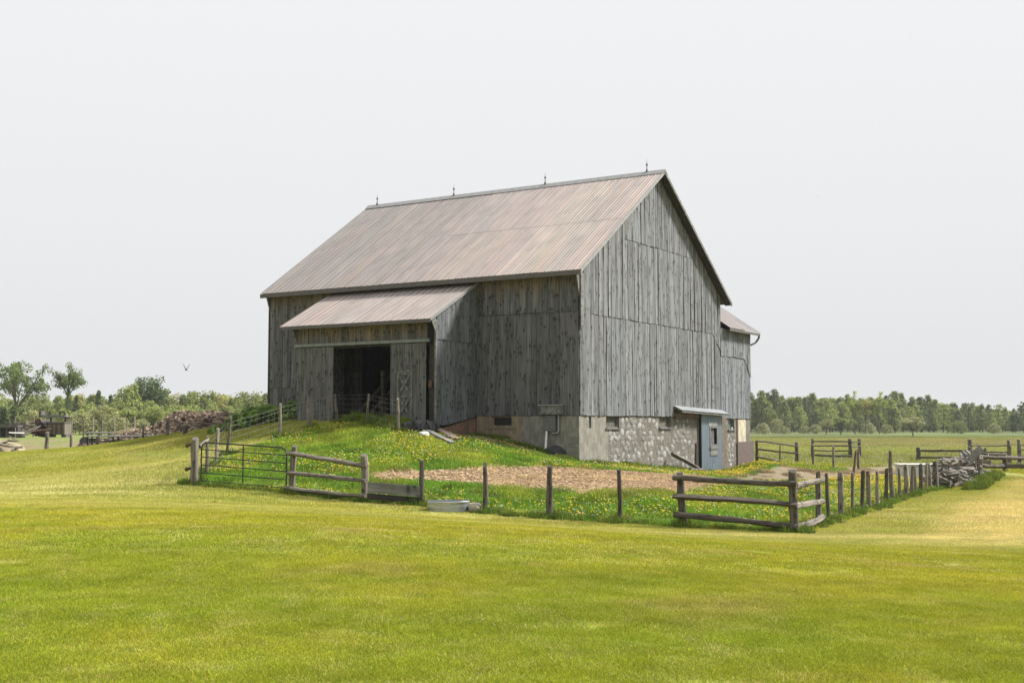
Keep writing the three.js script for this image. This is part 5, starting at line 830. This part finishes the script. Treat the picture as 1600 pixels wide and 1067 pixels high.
const tinted = (x, z, R, k = 1.35, j = 0.22) => { let c = groundCol(x, z); const t = k * (1 + (R() - 0.5) * j), w = inPoly(PASTURE, x, z) ? 0.5 : R(); if (w < 0.06) c = mix3(c, [0.06, 0.11, 0.012], 0.7); else if (w > 0.93) c = mix3(c, [0.34, 0.28, 0.14], 0.6); return [c[0] * t, c[1] * t, c[2] * t]; };
scatter('grass', 'short mown lawn turf filling the foreground', 'grass', patchGeo(1, 0.15, 190, 0.008, 0.026, 0.005, 1.3), grassMat('near_grass'), spread(11, 13000, 6.6, 13.5, lawn, (x, z, R) => [x, z, [0.8 + R() * 0.5, 0.7 + R() * R() * 0.7, 0.8 + R() * 0.5], tinted(x, z, R, 1.9, 0.6)]));
scatter('grass', 'short mown lawn turf over the low rise before the fences', 'grass', patchGeo(2, 0.22, 210, 0.008, 0.026, 0.008, 1.3), grassMat('mid_grass'), spread(12, 13000, 13, 27, lawn, (x, z, R) => [x, z, [0.8 + R() * 0.5, 0.7 + R() * R() * 0.7, 0.8 + R() * 0.5], tinted(x, z, R, 1.9, 0.5)]));
scatter('grass', 'pale mown lawn turf beyond the rise and along the right posts', 'grass', patchGeo(3, 0.9, 800, 0.012, 0.032, 0.018, 1.2), grassMat('far_grass'), spread(13, 2600, 26, 60, lawn, (x, z, R) => [x, z, 0.85 + R() * 0.4, tinted(x, z, R, 1.9, 0.4)]));
const bare = (x, z) => polyEdge(CHIPS, x, z) > -0.05 || polyEdge(DIRT, x, z) > 0.15;
const pasture = (x, z) => inPoly(PASTURE, x, z) && !inBarn(x, z);
scatter('rough_grass', 'longer green pasture grass on the slope inside the fences', 'grass', patchGeo(4, 0.32, 230, 0.03, 0.09, 0.013, 0.9, 2), grassMat('pasture_grass'), spread(14, 7500, 24, 70, (x, z) => pasture(x, z) && !(bare(x, z) && vnoise(x * 3, z * 3, 4) < 0.82), (x, z, R) => [x, z, [0.8 + R() * 0.5, 0.45 + R() * R() * 1.3, 0.8 + R() * 0.5], tinted(x, z, R, 1.72, 0.75)]));
{ // darker unmown tufts along the fence feet and around posts
  const R = rngOf(15), sp = [], feet = [...RAMP.map((p) => [p[0], p[1]]), ...LINE.map((p) => [p[0], p[1]]), [-8.47, -32], [-8.6, -32.1], [-5.61, -30.6], [-3.63, -29.64], [-2.17, -28.93], [-0.64, -28.18], [0.88, -27.44], [2.38, -26.7], [3.74, -26.04], [5.85, -25], [5.95, -25.1], [7, -27.37]];
  const add = (x, z, h) => { const t = 0.65 + R() * 0.9, y = R() * R(); sp.push([x, z, [0.8 + R() * 0.6, h * (0.5 + R() * 0.8), 0.8 + R() * 0.6], [(0.1 + 0.1 * y) * t, (0.17 + 0.03 * y) * t, 0.022 * t]]); };
  for (const [x, z] of feet) for (let k = 0; k < 5; k++) add(x + (R() - 0.5) * 0.4, z + (R() - 0.5) * 0.4, 1.3);
  for (let i = 0; i + 1 < FRONT.length; i++) { const a = FRONT[i], b = FRONT[i + 1], L = Math.hypot(b[0] - a[0], b[1] - a[1]); for (let k = 0; k < L * 9; k++) { const t = R(); add(lerp(a[0], b[0], t) + (R() - 0.5) * 0.35, lerp(a[1], b[1], t) + (R() - 0.5) * 0.35, 0.75); } }
  for (let k = 0; k < 160; k++) { const s = R(); add(18.0 + s * 5.4 + R() * 0.7, -48.2 - s * 11 + R() * 0.5, 1.1 + R() * 1.3); }
  for (let k = 0; k < 260; k++) { const [u, w] = R() < 0.5 ? [R() * 16, -0.12 - R() * 0.5] : [-0.12 - R() * 0.6, R() * 4]; const p = toWorld(u, w); add(p.x, p.z, 1.1); }
  for (let k = 0; k < 120; k++) { const p = toWorld(-2.9 - R() * 0.9, 4.4 + R() * 2.6); add(p.x, p.z, 2.1); }
  for (let k = 0; k < 900; k++) { const x = lerp(-8, 10, R()), z = lerp(-48, -27, R()); if (pasture(x, z) && !bare(x, z) && vnoise(x * 0.7, z * 0.7, 19) > 0.62) add(x, z, 0.85); }
  scatter('grass_tufts', 'dark green unmown tufts along fence feet and walls', 'grass', patchGeo(5, 0.16, 70, 0.06, 0.17, 0.014, 0.8, 2), grassMat('tuft_grass'), sp);
}
scatter('meadow_grass', 'rough hay meadow grass stretching from the fences to the right woods', 'grass', patchGeo(6, 1.3, 220, 0.06, 0.2, 0.035, 0.8), grassMat('meadow'), spread(16, 6000, 62, 215, (x, z) => x > 8 && x > -z * 0.18 && !(polyEdge(DIRT, x, z) > 0), (x, z, R) => [x, z, 0.9 + R() * 0.5, tinted(x, z, R, 2.1, 0.5)]));
{ // dandelions in flower and in seed
  const head = new THREE.SphereGeometry(0.022, 6, 4).scale(1, 0.5, 1).translate(0, 0.09, 0), seed = new THREE.IcosahedronGeometry(0.015, 1).translate(0, 0.12, 0), flat = (g) => stripTo(g, ['position', 'normal']);
  const hill = (x, z) => pasture(x, z) && !bare(x, z) && (vnoise(x * 0.6, z * 0.6, 23) + 0.6 * vnoise(x * 2.3, z * 2.3, 24) > 0.78 || x > 9);
  const yl = [...spread(17, 4800, 25, 52, hill, (x, z, R) => [x, z, 0.7 + R() * 0.5, [1, 0.85 + R() * 0.3, 1]]), ...spread(18, 4200, 46, 72, (x, z) => pasture(x, z) && x > 8 && !bare(x, z), (x, z, R) => [x, z, 0.9 + R() * 0.6, [1, 1, 1]]), ...spread(19, 2200, 62, 150, (x, z) => x > 12 && x > -z * 0.2 && vnoise(x * 0.05, z * 0.035, 7) > 0.45, (x, z, R) => [x, z, 1.2 + R(), [1, 1, 1]])];
  scatter('dandelions', 'yellow dandelion flowers dotted through the pasture grass', 'flowers', flat(head), std({ name: 'dandelion_yellow', roughness: 0.8, color: lin(0.6, 0.44, 0.01) }), yl);
  const wh = [...spread(20, 1000, 25, 40, hill, (x, z, R) => [x, z, 0.7 + R() * 0.5, [1, 1, 1]]), ...spread(21, 1400, 62, 140, (x, z) => x > 12 && x > -z * 0.2, (x, z, R) => [x, z, 1.3 + R(), [1, 1, 1]])];
  scatter('seed_heads', 'pale dandelion seed heads among the pasture grass', 'flowers', flat(seed), std({ name: 'seed_head', roughness: 1, color: lin(0.45, 0.45, 0.4) }), wh);
}
{ // spread wood chips and straw
  const g = new THREE.BoxGeometry(0.11, 0.012, 0.028).toNonIndexed(); stripTo(g, ['position', 'normal']);
  const sp = spread(22, 9000, 28, 48, (x, z) => polyEdge(CHIPS, x, z) + 0.9 * (fbm(x * 0.9, z * 0.9, 75, 3) - 0.5) > -0.1, (x, z, R) => { const t = 0.55 + R() * 0.7; return [x, z, 0.5 + R() * 0.8, [0.42 * t, 0.29 * t, 0.17 * t], 0.01 + R() * 0.03]; });
  scatter('wood_chips', 'tan wood chips and straw strewn in a band across the pasture', 'wood chips', g, std({ name: 'chips', roughness: 1 }), sp);
}
renderer.render(scene, camera);
